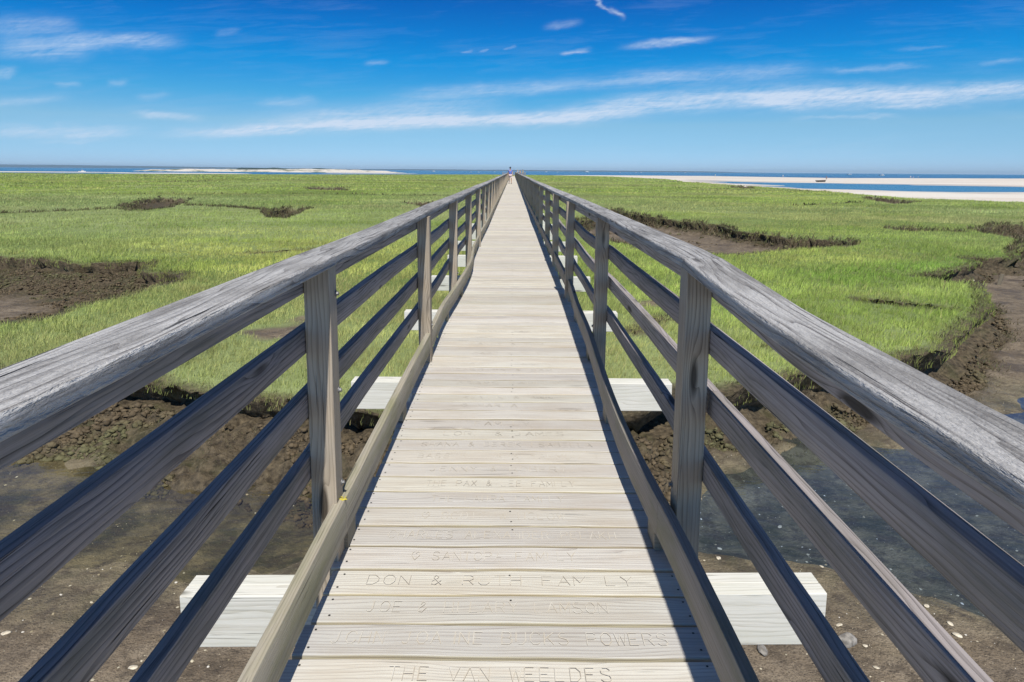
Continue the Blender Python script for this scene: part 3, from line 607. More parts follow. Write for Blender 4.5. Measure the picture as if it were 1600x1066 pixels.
i = (np.arange(g - 1)[:, None] * g + np.arange(g - 1)[None]).ravel()
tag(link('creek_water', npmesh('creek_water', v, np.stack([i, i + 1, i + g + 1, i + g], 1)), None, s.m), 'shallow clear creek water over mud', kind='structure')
s = NT('sea_water_surface'); ob = s.obj()
w1 = s.noise(s.scale(ob, .05, .22), 1, 5, .6); w2 = s.noise(s.scale(ob, .9, 2.4), 1, 4, .6)
cdeep = s.mix(s.mr(s.noise(s.scale(ob, .0012, .004), 1, 3), .4, .62), (.012, .085, .18), (.03, .16, .28))
s.bsdf(cdeep, .22, s.bump(s.m_('ADD', s.m_('MULTIPLY', w1, 1.5), s.m_('MULTIPLY', w2, .35)), .5, 1.), .28)
ysw = np.array([56, 80, 120, 200, 400, 800, 1600, 4000, 9000, 13000.]); v = []
for y in ysw: v += [(x, y, ZW) for x in np.linspace(-1.6 * y - 60, 1.6 * y + 60, 11)]
i = (np.arange(len(ysw) - 1)[:, None] * 11 + np.arange(10)[None]).ravel()
tag(link('sea_water', npmesh('sea_water', np.array(v), np.stack([i, i + 1, i + 12, i + 11], 1)), None, s.m), 'blue bay water to the horizon', kind='structure')

# ------------------------------------------------------------------ grass
def samples(y0, y1, dens):
    A = (.92 * (y1 ** 2 - y0 ** 2) + 6 * (y1 - y0)); n = int(A * dens)
    y = np.sqrt(rng.random(int(n * 1.0)) * (y1 ** 2 - y0 ** 2) + y0 ** 2); x = (rng.random(len(y)) * 2 - 1) * (.92 * y + 3); return x, y
def blades(x, y, z, h, w, lean, colr, bend=True):
    n = len(x); an = rng.random(n) * 6.283; ca, sa = np.cos(an), np.sin(an)
    la = rng.random(n) * 6.283; lx = np.cos(la) * lean * h + .22 * h; ly = np.sin(la) * lean * h
    z = z - .02
    b0 = np.stack([x - ca * w, y - sa * w, z], 1); b1 = np.stack([x + ca * w, y + sa * w, z], 1)
    tip = np.stack([x + lx, y + ly, z + h], 1)
    if bend:
        m = np.stack([x + lx * .35, y + ly * .35, z + h * .6], 1); o = np.stack([ca * w * .8, sa * w * .8, 0 * w], 1)
        v = np.stack([b0, b1, m + o, m - o, tip], 1).reshape(-1, 3); i = np.arange(n)[:, None] * 5
        return v, [i + np.array([[0, 1, 2, 3]]), i + np.array([[3, 2, 4]])], np.repeat(colr, 5, 0)
    v = np.stack([b0, b1, tip], 1).reshape(-1, 3); i = np.arange(n)[:, None] * 3
    return v, [i + np.array([[0, 1, 2]])], np.repeat(colr, 3, 0)
def gcol(x, y, dark=0.):
    n = len(x); p = fbm(x, y, 9., 3, 50); q = fbm(x, y * .45, 30., 3, 51); r = rng.random(n)
    base = np.array([.44, .56, .13])[None] * np.ones((n, 1)); yel = np.array([.56, .60, .17]); gry = np.array([.42, .47, .25]); brt = np.array([.22, .41, .06]); str_ = np.array([.50, .43, .22])
    t = sstep(.0, .45, p)[:, None]; c = base * (1 - t) + yel * t
    t = (sstep(.05, .45, q) * .6)[:, None]; c = c * (1 - t) + gry * t
    t = (.65 * sstep(.12, .42, fbm(x * .45, y, 11., 3, 64)))[:, None]; c = c * (1 - t) + np.array([.43, .42, .20]) * t
    t = (.5 * sstep(.15, .45, fbm(x * .6, y, 3.5, 3, 65)))[:, None]; c = c * (1 - t) + np.array([.23, .35, .06]) * t
    rgt = sstep(2.6, .4, np.abs(y - 16.2 - .5 * (x - 8))) * sstep(5.8, 8, x) * sstep(22, 17, x); t = (rgt * .7)[:, None]; c = c * (1 - t) + brt * t
    t = ((r < .07 + .22 * sstep(.1, .5, fbm(x, y, 1.4, 3, 63))) * .75)[:, None]; c = c * (1 - t) + str_ * t
    cl_ = (.80 + .42 * vnoise(x * 1.9, y * 1.3, 60) * vnoise(x * .55, y * .8, 61) * 1.6)[:, None]; bnd = (1 - .28 * sstep(.15, .5, fbm(x * .35, y, 5., 3, 62)) * sstep(18, 30, y))[:, None]
    c = c * cl_ * bnd * (.58 + .78 * rng.random((n, 1))); return np.concatenate([c, np.ones((n, 1))], 1)
gm = NT('marsh_grass_blade'); a = gm.attr('tone')
pb = gm.n('ShaderNodeBsdfPrincipled'); gm.set(pb.inputs['Base Color'], a.outputs['Color']); pb.inputs['Roughness'].default_value = .55; pb.inputs['Specular IOR Level'].default_value = .2
geo = gm.n('ShaderNodeNewGeometry'); va = gm.n('ShaderNodeVectorMath', operation='MULTIPLY_ADD'); gm.set(va.inputs[0], geo.outputs['Normal']); va.inputs[1].default_value = (.55, .55, .55); va.inputs[2].default_value = (0, -.15, 1)
vn_ = gm.n('ShaderNodeVectorMath', operation='NORMALIZE'); gm.set(vn_.inputs[0], va.outputs[0]); gm.set(pb.inputs['Normal'], vn_.outputs[0])
tl = gm.n('ShaderNodeBsdfTranslucent'); gm.set(tl.inputs[0], gm.mix(1., a.outputs['Color'], (1.1, 1.25, .6), 'MULTIPLY'))
mx = gm.n('ShaderNodeMixShader'); mx.inputs[0].default_value = .4; gm.set(mx.inputs[1], pb.outputs[0]); gm.set(mx.inputs[2], tl.outputs[0]); gm.set(gm.out.inputs[0], mx.outputs[0])
VV = []; FF = {3: [], 4: []}; CC = []; off = 0
rings = [(5.5, 9, 1900, .115, .0022, True), (9, 14, 1300, .12, .0028, True), (14, 24, 620, .13, .0042, True), (24, 42, 230, .13, .0075, False), (42, 80, 62, .15, .016, False), (80, 160, 14, .18, .042, False), (160, 430, 2.0, .22, .12, False)]
for y0, y1, dn, hh_, ww, bend in rings:
    x, y = samples(y0, y1, dn)
    if y0 < 24:                                        # gather blades into tufts
        k = len(x) // 7; cx, cy = x[:k], y[:k]; x = np.repeat(cx, 7) + rng.normal(0, .035, k * 7); y = np.repeat(cy, 7) + rng.normal(0, .035, k * 7)
    z, drop, lip, sand, bank, pool, cs = height(x, y, True)
    bare = fbm(x, y, 2.2, 3, 70)
    keep = (lip < .0 + .10 * rng.random(len(x))) & (sand < .4) & ((bare > -.55 + .25 * rng.random(len(x))) | (y > 13)) & (np.abs(x) > -1)
    x, y, z, lip = x[keep], y[keep], z[keep], lip[keep]
    m_ = np.abs(lip) < .2
    if y0 < 80 and m_.any():
        l1 = fields(x[m_] + .05, y[m_])[1]; l2 = fields(x[m_], y[m_] + .05)[1]; gx = (l1 - lip[m_]); gy = (l2 - lip[m_]); gg = np.sqrt(gx ** 2 + gy ** 2) + 1e-6
        pu = .12 * np.exp(-((lip[m_] + .02) / .09) ** 2); x[m_] += gx / gg * pu; y[m_] += gy / gg * pu; z[m_] = np.maximum(z[m_], ZM - .12)
    n = len(x); h = hh_ * (.45 + .75 * rng.random(n) ** 1.3) * (1 + .35 * fbm(x, y, 3., 2, 71) + .55 * fbm(x, y, .45, 2, 72) + .35 * sstep(6, 9, x) * sstep(22, 15, y)) * (1 - .35 * sstep(-.5, .0, lip)); w = ww * (.7 + .6 * rng.random(n))
    c = gcol(x, y); ed = (sstep(-.35, .0, lip) * (.5 * rng.random(n) + .15))[:, None]; c[:, :3] = c[:, :3] * (1 - ed) + np.array([.16, .13, .065]) * ed
    v, f, cc = blades(x, y, z, h, w, .45, c, bend)
    for q in f: FF[q.shape[1]].append(q + off)
    VV.append(v); CC.append(cc); off += len(v)
me = npmesh('marsh_grass', np.concatenate(VV), [np.concatenate(FF[4]), np.concatenate(FF[3])], None, np.concatenate(CC))
tag(link('marsh_grass', me, None, gm.m), 'bright green salt marsh grass covering the flats', kind='stuff')
# dead stems, mussels and peat tufts on the eroded banks
VV = []; FF = {3: [], 4: []}; CC = []; off = 0
for y0, y1, dn, hh_, ww in ((5.5, 10, 1500, .05, .003), (10, 22, 600, .08, .006), (22, 50, 230, .20, .014), (50, 180, 16, .20, .05)):
    x, y = samples(y0, y1, dn); z, drop, lip, sand, bank, pool, cs = height(x, y, True)
    lim = np.where((x < -7.2) & (y > 9), 1.9, .75) if y0 < 22 else np.full(len(x), .6)
    keep = (lip > -.2) & ((lip < -.03) | (lip > .26) | (y0 > 20)) & (lip < lim * (.3 + .7 * rng.random(len(x)))) & (sand < .3) & (fbm(x, y, .5, 3, 80) > -.15); x, y, z, lip = x[keep], y[keep], z[keep], lip[keep]
    n = len(x); h = hh_ * (.4 + .9 * rng.random(n)); w = ww * (.6 + .8 * rng.random(n)); r = rng.random((n, 1))
    c = np.where(r < .55, np.array([[.10, .078, .048]]), np.where(r < .8, np.array([[.14, .15, .07]]), np.array([[.26, .22, .14]]))) * (.6 + .7 * rng.random((n, 1)))
    v, f, cc = blades(x, y, z, h, w, .7, np.concatenate([c, np.ones((n, 1))], 1), True)
    for q in f: FF[q.shape[1]].append(q + off)
    VV.append(v); CC.append(cc); off += len(v)
me = npmesh('bank_stubble', np.concatenate(VV), [np.concatenate(FF[4]), np.concatenate(FF[3])], None, np.concatenate(CC))
tag(link('bank_stubble', me, None, gm.m), 'dead brown stems and peat tufts along the eroded creek banks', kind='stuff')

# ------------------------------------------------------------------ shells and stones on the mud
def lump(n, sx, sy, sz, seed, rough=.25):
    bm = bmesh.new(); bmesh.ops.create_icosphere(bm, subdivisions=n, radius=1); rr = random.Random(seed)
    from mathutils import noise as mn
    for v_ in bm.verts:
        d = 1 + rough * mn.noise(v_.co * 1.3 + Vector((seed, 0, 0))) + rough * .4 * mn.noise(v_.co * 4 + Vector((0, seed, 0))); v_.co = Vector((v_.co.x * sx, v_.co.y * sy, v_.co.z * sz)) * d
    return bm
VV = []; FF = []; CC = []; off = 0
n = 9000; y = 1.6 + 7.5 * rng.random(n) ** 1.2; x = (rng.random(n) * 2 - 1) * (.9 * y + 1.6)
z, drop, lip, sand, bank, pool, cs = height(x, y, True); keep = (drop > .5) & (fbm(x, y, .9, 3, 90) + .35 * (x > 0) > -.1); x, y, z = x[keep], y[keep], z[keep]
n = len(x); sz = .0025 + .013 * rng.random(n) ** 5.; a = np.arange(7) * 2 * math.pi / 7
ang = rng.random(n) * 6.28; el = .55 + .4 * rng.random(n)
lx = sz[:, None] * np.cos(a)[None]; ly = sz[:, None] * el[:, None] * np.sin(a)[None]; ca, sa = np.cos(ang)[:, None], np.sin(ang)[:, None]
ringv = np.stack([x[:, None] + lx * ca - ly * sa, y[:, None] + lx * sa + ly * ca, z[:, None] + .002 + 0 * lx + (rng.random((n, 1)) - .3) * lx * .6], -1)
top = np.stack([x, y, z + .003 + sz * .45], -1)[:, None]
v = np.concatenate([ringv, top], 1).reshape(-1, 3); i = np.arange(n)[:, None, None] * 8
f = (i + np.array([[k, (k + 1) % 7, 7] for k in range(7)])[None]).reshape(-1, 3)
r = rng.random((n, 1)); c = np.where(r < .5, np.array([[.55, .49, .36]]), np.where(r < .8, np.array([[.30, .25, .16]]), np.array([[.70, .66, .58]]))) * (.7 + .4 * rng.random((n, 1)))
me = npmesh('shell_litter', v, f, None, np.repeat(np.concatenate([c, np.ones((n, 1))], 1), 8, 0))
s = NT('shell_surface'); s.bsdf(s.attr('tone').outputs['Color'], .6); M['shell'] = s.m
tag(link('shell_litter', me, None, s.m), 'broken shells and pebbles scattered over the mud', kind='stuff')
# clods of peat and mussel clumps: real lumps with their own shadows
ic = bmesh.new(); bmesh.ops.create_icosphere(ic, subdivisions=1, radius=1); ic.verts.ensure_lookup_table(); IV = np.array([v_.co[:] for v_ in ic.verts]); IF = np.array([[v_.index for v_ in f_.verts] for f_ in ic.faces]); ic.free()
VV = []; FF = []; CC = []; off = 0
for y0, y1, dn, q0, q1 in ((5.3, 10, 900, .010, .042), (10, 20, 330, .012, .042), (20, 45, 14, .04, .09)):
    x, y = samples(y0, y1, dn); z, drop, lip, sand, bank, pool, cs = height(x, y, True)
    wide = np.where(x < 1.6, 1., .32); wide = np.where((x < -7.2) & (y > 9), 1.9, wide)
    keep = (lip > .22) & (lip < 1.15 * wide + .1) & (sand < .3) & (fbm(x, y, .6, 3, 95) > -.18); far_ = (lip > 1.) & (lip < 6) & (x > 2) & (y > 8.5) & (fbm(x, y, 1.6, 3, 44) > .22) & (fbm(x, y, .35, 2, 96) > .25) & (sand < .3)
    keep |= far_; x, y, z = x[keep], y[keep], z[keep]; n = len(x)
    sz = q0 + (q1 - q0) * rng.random(n) ** 2.5; d = np.clip(1 + 1.0 * (rng.random((n, len(IV))) - .5), .5, 1.5)
    an = rng.random(n) * 6.28; ca, sa = np.cos(an)[:, None], np.sin(an)[:, None]; sx = sz[:, None] * (.8 + .7 * rng.random((n, 1))); szz = sz[:, None] * (.55 + .4 * rng.random((n, 1)))
    px_ = IV[None, :, 0] * d * sx; py_ = IV[None, :, 1] * d * sz[:, None]; pz_ = IV[None, :, 2] * d * szz
    v = np.stack([x[:, None] + px_ * ca - py_ * sa, y[:, None] + px_ * sa + py_ * ca, z[:, None] + pz_ + sz[:, None] * .15], -1).reshape(-1, 3)
    f = (np.arange(n)[:, None, None] * len(IV) + IF[None]).reshape(-1, 3) + off
    r = rng.random((n, 1)); ol = sstep(-.1, .35, fbm(x, y, 1.1, 2, 97))[:, None]
    c = (np.array([[.115, .088, .055]]) * (1 - ol) + np.array([[.115, .108, .055]]) * ol) * (.7 + .6 * r); VV.append(v); FF.append(f); CC.append(np.repeat(np.concatenate([c, np.ones((n, 1))], 1), len(IV), 0)); off += len(v)
me = npmesh('peat_clods', np.concatenate(VV), np.concatenate(FF), None, np.concatenate(CC))
s = NT('peat_surface'); s.bsdf(s.attr('tone').outputs['Color'], .9, s.bump(s.noise(s.obj(), 60, 3, .6), .012, .8), .2)
tag(link('peat_clods', me, None, s.m), 'dark crumbling peat and mussel clumps on the creek banks', kind='stuff')
def hz(x, y): return float(height(np.array([x]), np.array([y]))[0])
M['stone'] = plain('grey_stone', (.27, .25, .22), .85, 0, .4, 25); M['oyster'] = plain('oyster_shell_surface', (.62, .55, .42), .6, 0, .25, 40)
def solid(name, bm, loc, rz, mat, label, cat, group=None):
    me = bpy.data.meshes.new(name); bm.to_mesh(me); bm.free(); o = link(name, me, None, mat, True); o.location = loc; o.rotation_euler = (0.1, .15, rz); return tag(o, label, cat, group)
for k, (lx_, ly_, sx_, lab_) in enumerate([(2.19, 3.95, (.075, .045, .04), 'pointed grey stone lying on the mud beyond the right end of the nearest beam'), (1.61, 3.87, (.055, .03, .02), 'pale flat stone half hidden under the nearest beam on the right')]):
    solid('stone', lump(3, *sx_, 3 + k, .3), (lx_, ly_, hz(lx_, ly_) + sx_[2] * .45), .5 + k, M['stone'], lab_, 'stone')
for k, (lx_, ly_, lab_) in enumerate([(2.29, 3.92, 'oyster shell on the mud just right of the pointed grey stone'), (2.8, 4.46, 'largest pale oyster shell, at the edge of the right-hand pool'), (2.98, 4.14, 'far one of two pale shells lying close together beyond the right railing'), (2.95, 4.02, 'near one of two pale shells lying close together beyond the right railing'),
        (2.95, 4.35, 'oval shell between the largest oyster shell and the close pair'), (2.41, 5.6, 'lone yellowish shell under the middle of the right-hand pool'), (2.45, 4.88, 'shell in the shallow edge of the right-hand pool, above the grey stone'), (2.26, 3.73, 'shell nearest the bottom edge, below the pointed grey stone'), (2.22, 4.12, 'shell just beyond the pointed grey stone'),
        (1.75, 5.2, 'shell under water close behind the right end of the nearest beam'), (1.66, 4.95, 'pale shell directly behind the nearest beam on the right'), (-2.75, 4.1, 'lone pale shell on the mud at the left, beside the left-hand pool'), (-2.3, 3.7, 'pale shell on the mud left of the nearest beam'), (-3.3, 4.0, 'farthest left pale shell on the brown mud')]):
    q = .020 + .012 * random.random(); solid('oyster_shell', lump(2, q, q * .65, q * .22, 30 + k, .35), (lx_, ly_, hz(lx_, ly_) + .004), random.random() * 6, M['oyster'], lab_, 'shell', 'oyster shells on the mud')
# two stakes in the mud by the right-hand creek
def stake(x, y, h, r, tilt, mat, lab):
    m = MB(); z = hz(x, y); m.sweep([((x + tilt * q, y, z - .2 + (h + .2) * q), (1, 0, 0), (0, 1, 0)) for q in (0, .5, 1)], [(r * math.cos(a) * (1 + .2 * math.sin(3 * a)), r * .6 * math.sin(a)) for a in np.arange(8) * math.pi / 4])
    tag(m.build('stake', mat, None, True), lab, 'stake')
stake(13.35, 18.25, .30, .06, .12, M['pile'], 'dark broken stake leaning in the mud beside the right-hand creek bank')
stake(12.65, 18.2, .14, .025, .02, M['oyster'], 'small pale peg in the mud, left of the dark leaning stake')

# ------------------------------------------------------------------ dunes and far shores
def ridge(name, x0, x1, y, depth, hf, n, mat, lab, base=ZW - 1, kind='structure'):
    xs = np.linspace(x0, x1, n); rows = [-.5, -.3, -.12, 0, .12, .3, .5]; pr_ = [0, .45, .9, 1, .85, .4, 0]; V = []
    for r_, p_ in zip(rows, pr_):
        yy_ = y + r_ * depth + 0 * xs; e_n = fbm(xs + 1000, yy_, depth * .35, 3, 5) * .35; V.append(np.stack([xs, yy_ + fbm(xs, yy_, depth, 2, 8) * depth * .15, base + (hf(xs) - base) * p_ * (1 + e_n * (p_ > 0) * (p_ < 1))], 1))
    V = np.concatenate(V); i = (np.arange(6)[:, None] * n + np.arange(n - 1)[None]).ravel()
    o = link(name, npmesh(name, V, np.stack([i, i + 1, i + n + 1, i + n], 1)), None, mat, True); return tag(o, lab, kind=kind)
s = NT('dune_sand'); ob = s.obj(); c = s.mix(s.mr(s.noise(s.scale(ob, .05, .05, .5), 1, 5, .65), .52, .60), (.62, .57, .49), (.13, .15, .08)); s.bsdf(c, .9); M['dune'] = s.m
xs0 = np.array([-395, -385, -350, -300, -250, -200, -160, -130, -108]); hz0 = np.array([-1.8, -.9, .9, 1.6, 1.4, 2.3, 1.6, .6, -1.8])
ridge('sand_dunes', -395, -108, 700, 60, lambda x: np.interp(x, xs0, hz0) * .8 - .2 + .6 * fbm(x, x * 0, 9, 3, 3), 220, M['dune'], 'low white dunes on the spit across the bay')
s = NT('far_woods'); s.bsdf(s.mix(s.mr(s.noise(s.scale(s.obj(), .02, .02, .2), 1, 4), .4, .6), (.028, .05, .045), (.045, .075, .065)), .9); M['woods'] = s.m
ridge('dune_woods', -600, -370, 1500, 100, lambda x: 3.2 + 1.6 * fbm(x, x * 0, 25, 3, 4) - 8 * sstep(-400, -370, x), 160, M['woods'], 'dark line of scrub behind the white dunes')
ridge('far_shore', -9500, 3600, 9000, 900, lambda x: 12 + 22 * sstep(-2500, -6500, x) + 5 * fbm(x, x * 0, 700, 3, 14) - 16 * sstep(2500, 3600, x), 300, M['woods'], 'hazy wooded shore along the horizon')

# ------------------------------------------------------------------ boats
M['white'] = plain('white_gelcoat', (.80, .80, .79), .35, 0, .03, 3); M['glass'] = plain('dark_window', (.03, .04, .06), .2, 0, .1, 3); M['hullred'] = plain('dark_hull', (.10, .085, .07), .5, 0, .2, 3); M['tan'] = plain('boat_wood', (.30, .24, .17), .6, 0, .2, 3)
def hull(name, L, Bm, Hh, mat, parent, open_=False):
    m = MB(); n = 12; path = []; V = []; F = []; UV = []
    for i in range(n + 1):
        t = i / n; w = Bm / 2 * (math.sin(min(1, (1 - t) * 1.9 + .0) * math.pi / 2) ** .7 if t > .4 else .88 + .12 * t / .4); sh = Hh * (1 + .35 * t * t)
        V += [(t * L - L / 2, -w, sh), (t * L - L / 2 - .03 * L * (t > .9), -w * .8, sh * .45), (t * L - L / 2 - .06 * L * t, 0, -.18 * Hh), (t * L - L / 2 - .03 * L * (t > .9), w * .8, sh * .45), (t * L - L / 2, w, sh)]
    for i in range(n):
        for j in range(4): F.append([i * 5 + j, i * 5 + j + 1, i * 5 + 6 + j, i * 5 + 5 + j])
        if not open_: F.append([i * 5, i * 5 + 5, i * 5 + 9, i * 5 + 4])
    F.append([0, 1, 2, 3, 4][::-1]); m.add(V, F, [[(0, 0)] * len(q) for q in F]); o = m.build(name, mat, parent)
    if open_: sm_ = o.modifiers.new('thickness', 'SOLIDIFY'); sm_.thickness = .04
    return o
def boat(x, y, L, rz, kind, lab, z=ZW):
    b = empty('motor_boat' if kind != 'sail' else 'sailing_boat', (x, y, z), lab, 'boat', 'boats moored in the bay')
    Hh = L * .13; k0 = L * .36
    def at(fn):
        o = fn; o.matrix_parent_inverse = Matrix(); o.matrix_basis = Matrix(); return o
    at(hull('hull', L, L * .34, Hh, M['white'], b))
    def box(name, x0, x1, w, z0, z1, mat, taper=.8):
        m = MB(); V = [(x0, -w, z0), (x1, -w, z0), (x1, w, z0), (x0, w, z0), (x0 + .1, -w * taper, z1), (x1 - (x1 - x0) * .3, -w * taper, z1), (x1 - (x1 - x0) * .3, w * taper, z1), (x0 + .1, w * taper, z1)]
        F = [[0, 3, 2, 1], [4, 5, 6, 7], [0, 1, 5, 4], [1, 2, 6, 5], [2, 3, 7, 6], [3, 0, 4, 7]]; m.add(V, F, [[(0, 0)] * 4] * 6); return at(m.build(name, mat, b))
    if kind == 'cabin':
        box('cabin', -L * .1, L * .3, L * .11, Hh * 1.0, Hh * 1.7, M['white']); box('windscreen', -L * .08, L * .16, L * .10, Hh * 1.7, Hh * 2.3, M['glass']); box('roof', -L * .12, L * .15, L * .12, Hh * 2.3, Hh * 2.45, M['white'], .95)
    else:
        box('console', -L * .08, L * .06, L * .06, Hh * .6, Hh * 1.9, M['white'])
    box('outboard_motor', -L * .56, -L * .5, L * .03, 0, Hh * 1.5, M['glass'])
    if kind == 'mast' or kind == 'sail':
        m = MB(); m.sweep([((L * .05, 0, z_), (1, 0, 0), (0, 1, 0)) for z_ in (Hh, L * 1.1)], [(.05 * math.cos(a), .05 * math.sin(a)) for a in np.arange(6) * math.pi / 3]); at(m.build('mast', M['white'], b))
    b.rotation_euler = (0, 0, rz)
for x, y, L, rz, k, lab in ((-298, 470, 4.5, .3, 'cabin', 'tiny white boat off the sand bank far to the left'), (-153, 1310, 7.5, .1, 'cabin', 'white cabin boat in the bay, nearest to the tip of the dunes'), (-65.6, 1068, 4.6, 2.9, 'open', 'small white boat, left one of the close pair just left of the boardwalk'),
    (-62 + 8, 1075, 4.2, .2, 'open', 'small white boat, right one of the close pair just left of the boardwalk'), (-40, 1500, 6, .2, 'open', 'small white boat in the bay closest to the left of the walking person'), (86, 1750, 8, .4, 'cabin', 'white boat in the bay, first one right of the boardwalk end'),
    (112, 1700, 5, .1, 'open', 'small faint boat in the bay between the boardwalk end and the largest boat'), (196, 1800, 14, .15, 'cabin', 'largest white cabin boat in the bay to the right of the boardwalk'), (300, 1900, 6, 2.8, 'open', 'small white boat right of the largest boat'),
    (362, 2000, 7, .1, 'open', 'small white boat, left one of the pair far out on the right'), (378, 2000, 7, .3, 'cabin', 'small white boat, right one of the pair far out on the right'), (520, 2050, 7, .2, 'cabin', 'lone white boat far out beyond the dark creek bank'), (473, 870, 7, .1, 'cabin', 'white boat close behind the sand bar near the right edge'), (620, 1250, 9, .2, 'open', 'white boat far out above the end of the tidal channel')):
    boat(x, y, L, rz, k, lab)
# dinghy left on the sand
dz_ = empty('rowing_boat', (101.2, 222.5, hz(101.2, 222.5) + .12), 'dark wooden rowing boat lying on the sand beside the blue channel', 'boat')
def loc0(o, v=(0, 0, 0)): o.matrix_parent_inverse = Matrix(); o.matrix_basis = Matrix.Translation(v); return o
loc0(hull('hull', 3.9, 1.4, .42, M['hullred'], dz_, True))
for xx_ in (-1.1, .1, 1.1):
    m = MB(); m.sweep([((xx_, -.6, .34), (1, 0, 0), (0, 0, 1)), ((xx_, .6, .34), (1, 0, 0), (0, 0, 1))], rrect(-.12, .12, -.015, .015, .003, 1)); loc0(m.build('thwart', M['tan'], dz_))
dz_.rotation_euler = (0, 0, .35)

# ------------------------------------------------------------------ people
def mat_c(n, c, r=.8): return plain(n, c, r, 0, .12, 12)
SK = mat_c('skin', (.48, .29, .20), .55); HAIR = mat_c('dark_hair', (.03, .022, .018)); SHOE = mat_c('shoe', (.06, .05, .05))
def skin(name, pts, edges, rad, root, mat, parent, sub=1):
    me = bpy.data.meshes.new(name); me.from_pydata(pts, edges, []); o = bpy.data.objects.new(name, me); col.objects.link(o)
    sk = o.modifiers.new('s', 'SKIN'); sk.use_smooth_shade = True
    for i, r_ in enumerate(rad): me.skin_vertices[0].data[i].radius = r_ if isinstance(r_, tuple) else (r_, r_)
    me.skin_vertices[0].data[root].use_root = True
    ss = o.modifiers.new('u', 'SUBSURF'); ss.levels = sub; ss.render_levels = sub
    dg = bpy.context.evaluated_depsgraph_get(); m2 = bpy.data.meshes.new_from_object(o.evaluated_get(dg)); col.objects.unlink(o); bpy.data.objects.remove(o)
    m2.name = name; m2.materials.clear(); o = link(name, m2, parent, mat, True); o.matrix_parent_inverse = Matrix(); return o
def person(x, y, z, rz, lab, shirt, lower, H=1.75, step=.16, hat=None, longl=False, hands=False, group=None, arms=(0.05, -.05), sleeve=.5, shoes=True):
    p = empty('person', (x, y, z), lab, 'person', group); k = H / 1.75; st = step
    # facing +Y before rotation; joints
    J = {'pel': (0, 0, .93), 'sp': (0, .01, 1.10), 'ch': (0, .0, 1.30), 'nk': (0, .01, 1.46), 'hd0': (0, .03, 1.54), 'hd': (0, .025, 1.66),
         'hL': (-.09, 0, .89), 'kL': (-.10, st * .55 + .03, .50), 'aL': (-.10, st * .9 - .02, .09), 'tL': (-.11, st * .9 + .15, .035),
         'hR': (.09, 0, .89), 'kR': (.10, -st * .25 + .04, .50), 'aR': (.10, -st - .03, .10), 'tR': (.11, -st + .13, .035),
         'sL': (-.17, 0, 1.41), 'eL': (-.235, arms[0] - .03, 1.14), 'wL': (-.25, arms[0] * 2 + .05, .90), 'sR': (.17, 0, 1.41), 'eR': (.235, arms[1] - .03, 1.14), 'wR': (.25, arms[1] * 2 + .05, .90)}
    Rd = {'pel': (.16, .115), 'sp': (.145, .10), 'ch': (.165, .115), 'nk': .055, 'hd0': (.07, .085), 'hd': (.08, .098), 'hL': (.09, .10), 'kL': .056, 'aL': .038, 'tL': (.04, .028), 'hR': (.09, .10), 'kR': .056, 'aR': .038, 'tR': (.04, .028), 'sL': .055, 'eL': .040, 'wL': .026, 'sR': .055, 'eR': .040, 'wR': .026}
    E_ = [('pel', 'sp'), ('sp', 'ch'), ('ch', 'nk'), ('nk', 'hd0'), ('hd0', 'hd'), ('pel', 'hL'), ('hL', 'kL'), ('kL', 'aL'), ('aL', 'tL'), ('pel', 'hR'), ('hR', 'kR'), ('kR', 'aR'), ('aR', 'tR'), ('ch', 'sL'), ('sL', 'eL'), ('eL', 'wL'), ('ch', 'sR'), ('sR', 'eR'), ('eR', 'wR')]
    # palm, fingers and thumb
    for sd, w in ((-1, 'wL'), (1, 'wR')):
        wx, wy, wz = J[w]; pm = w + 'p'; J[pm] = (wx + sd * .003, wy + .015, wz - .075); Rd[pm] = (.018, .034); E_.append((w, pm))
        for q in range(4):
            a = pm + str(q); b_ = a + 'b'; oy = (q - 1.5) * .018; L_ = (.068, .078, .074, .058)[q]
            J[a] = (wx - sd * .004, wy + .018 + oy, wz - .105 - L_ * .35); J[b_] = (wx - sd * .020, wy + .022 + oy, wz - .105 - L_); Rd[a] = .0088; Rd[b_] = .0075; E_ += [(pm, a), (a, b_)]
        a = pm + 't'; J[a] = (wx - sd * .012, wy + .055, wz - .075); b_ = a + 'b'; J[b_] = (wx - sd * .018, wy + .072, wz - .105); Rd[a] = .011; Rd[b_] = .009; E_ += [(w, a), (a, b_)]
    names = list(J); pts = [tuple(c * k for c in J[n_]) for n_ in names]; ed = [(names.index(a), names.index(b)) for a, b in E_]
    rad = [tuple(q * k for q in Rd[n_]) if isinstance(Rd[n_], tuple) else Rd[n_] * k for n_ in names]
    skin('body', pts, ed, rad, 0, SK, p)
    def sub(name, ns, mat, ex, over={}):
        pts = [tuple(c * k for c in over.get(n_, J[n_])) for n_ in ns]; ed = [(ns.index(a), ns.index(b)) for a, b in E_ if a in ns and b in ns]
        rad = [tuple((q + ex) * k for q in Rd[n_]) if isinstance(Rd[n_], tuple) else (Rd[n_] + ex) * k for n_ in ns]; return skin(name, pts, ed, rad, 0, mat, p)
    mid = lambda a, b, t: tuple(J[a][i] * (1 - t) + J[b][i] * t for i in range(3))
    sub('shirt', ['pel', 'sp', 'ch', 'sL', 'eL', 'sR', 'eR'], shirt, .016, {'eL': mid('sL', 'eL', sleeve), 'eR': mid('sR', 'eR', sleeve), 'pel': (0, 0, .90)})
    kn = {} if longl else {'kL': mid('hL', 'kL', .88), 'kR': mid('hR', 'kR', .88)}
    sub('trousers' if longl else 'shorts', ['pel', 'hL', 'kL', 'hR', 'kR'] + (['aL', 'aR'] if longl else []), lower, .014, kn)
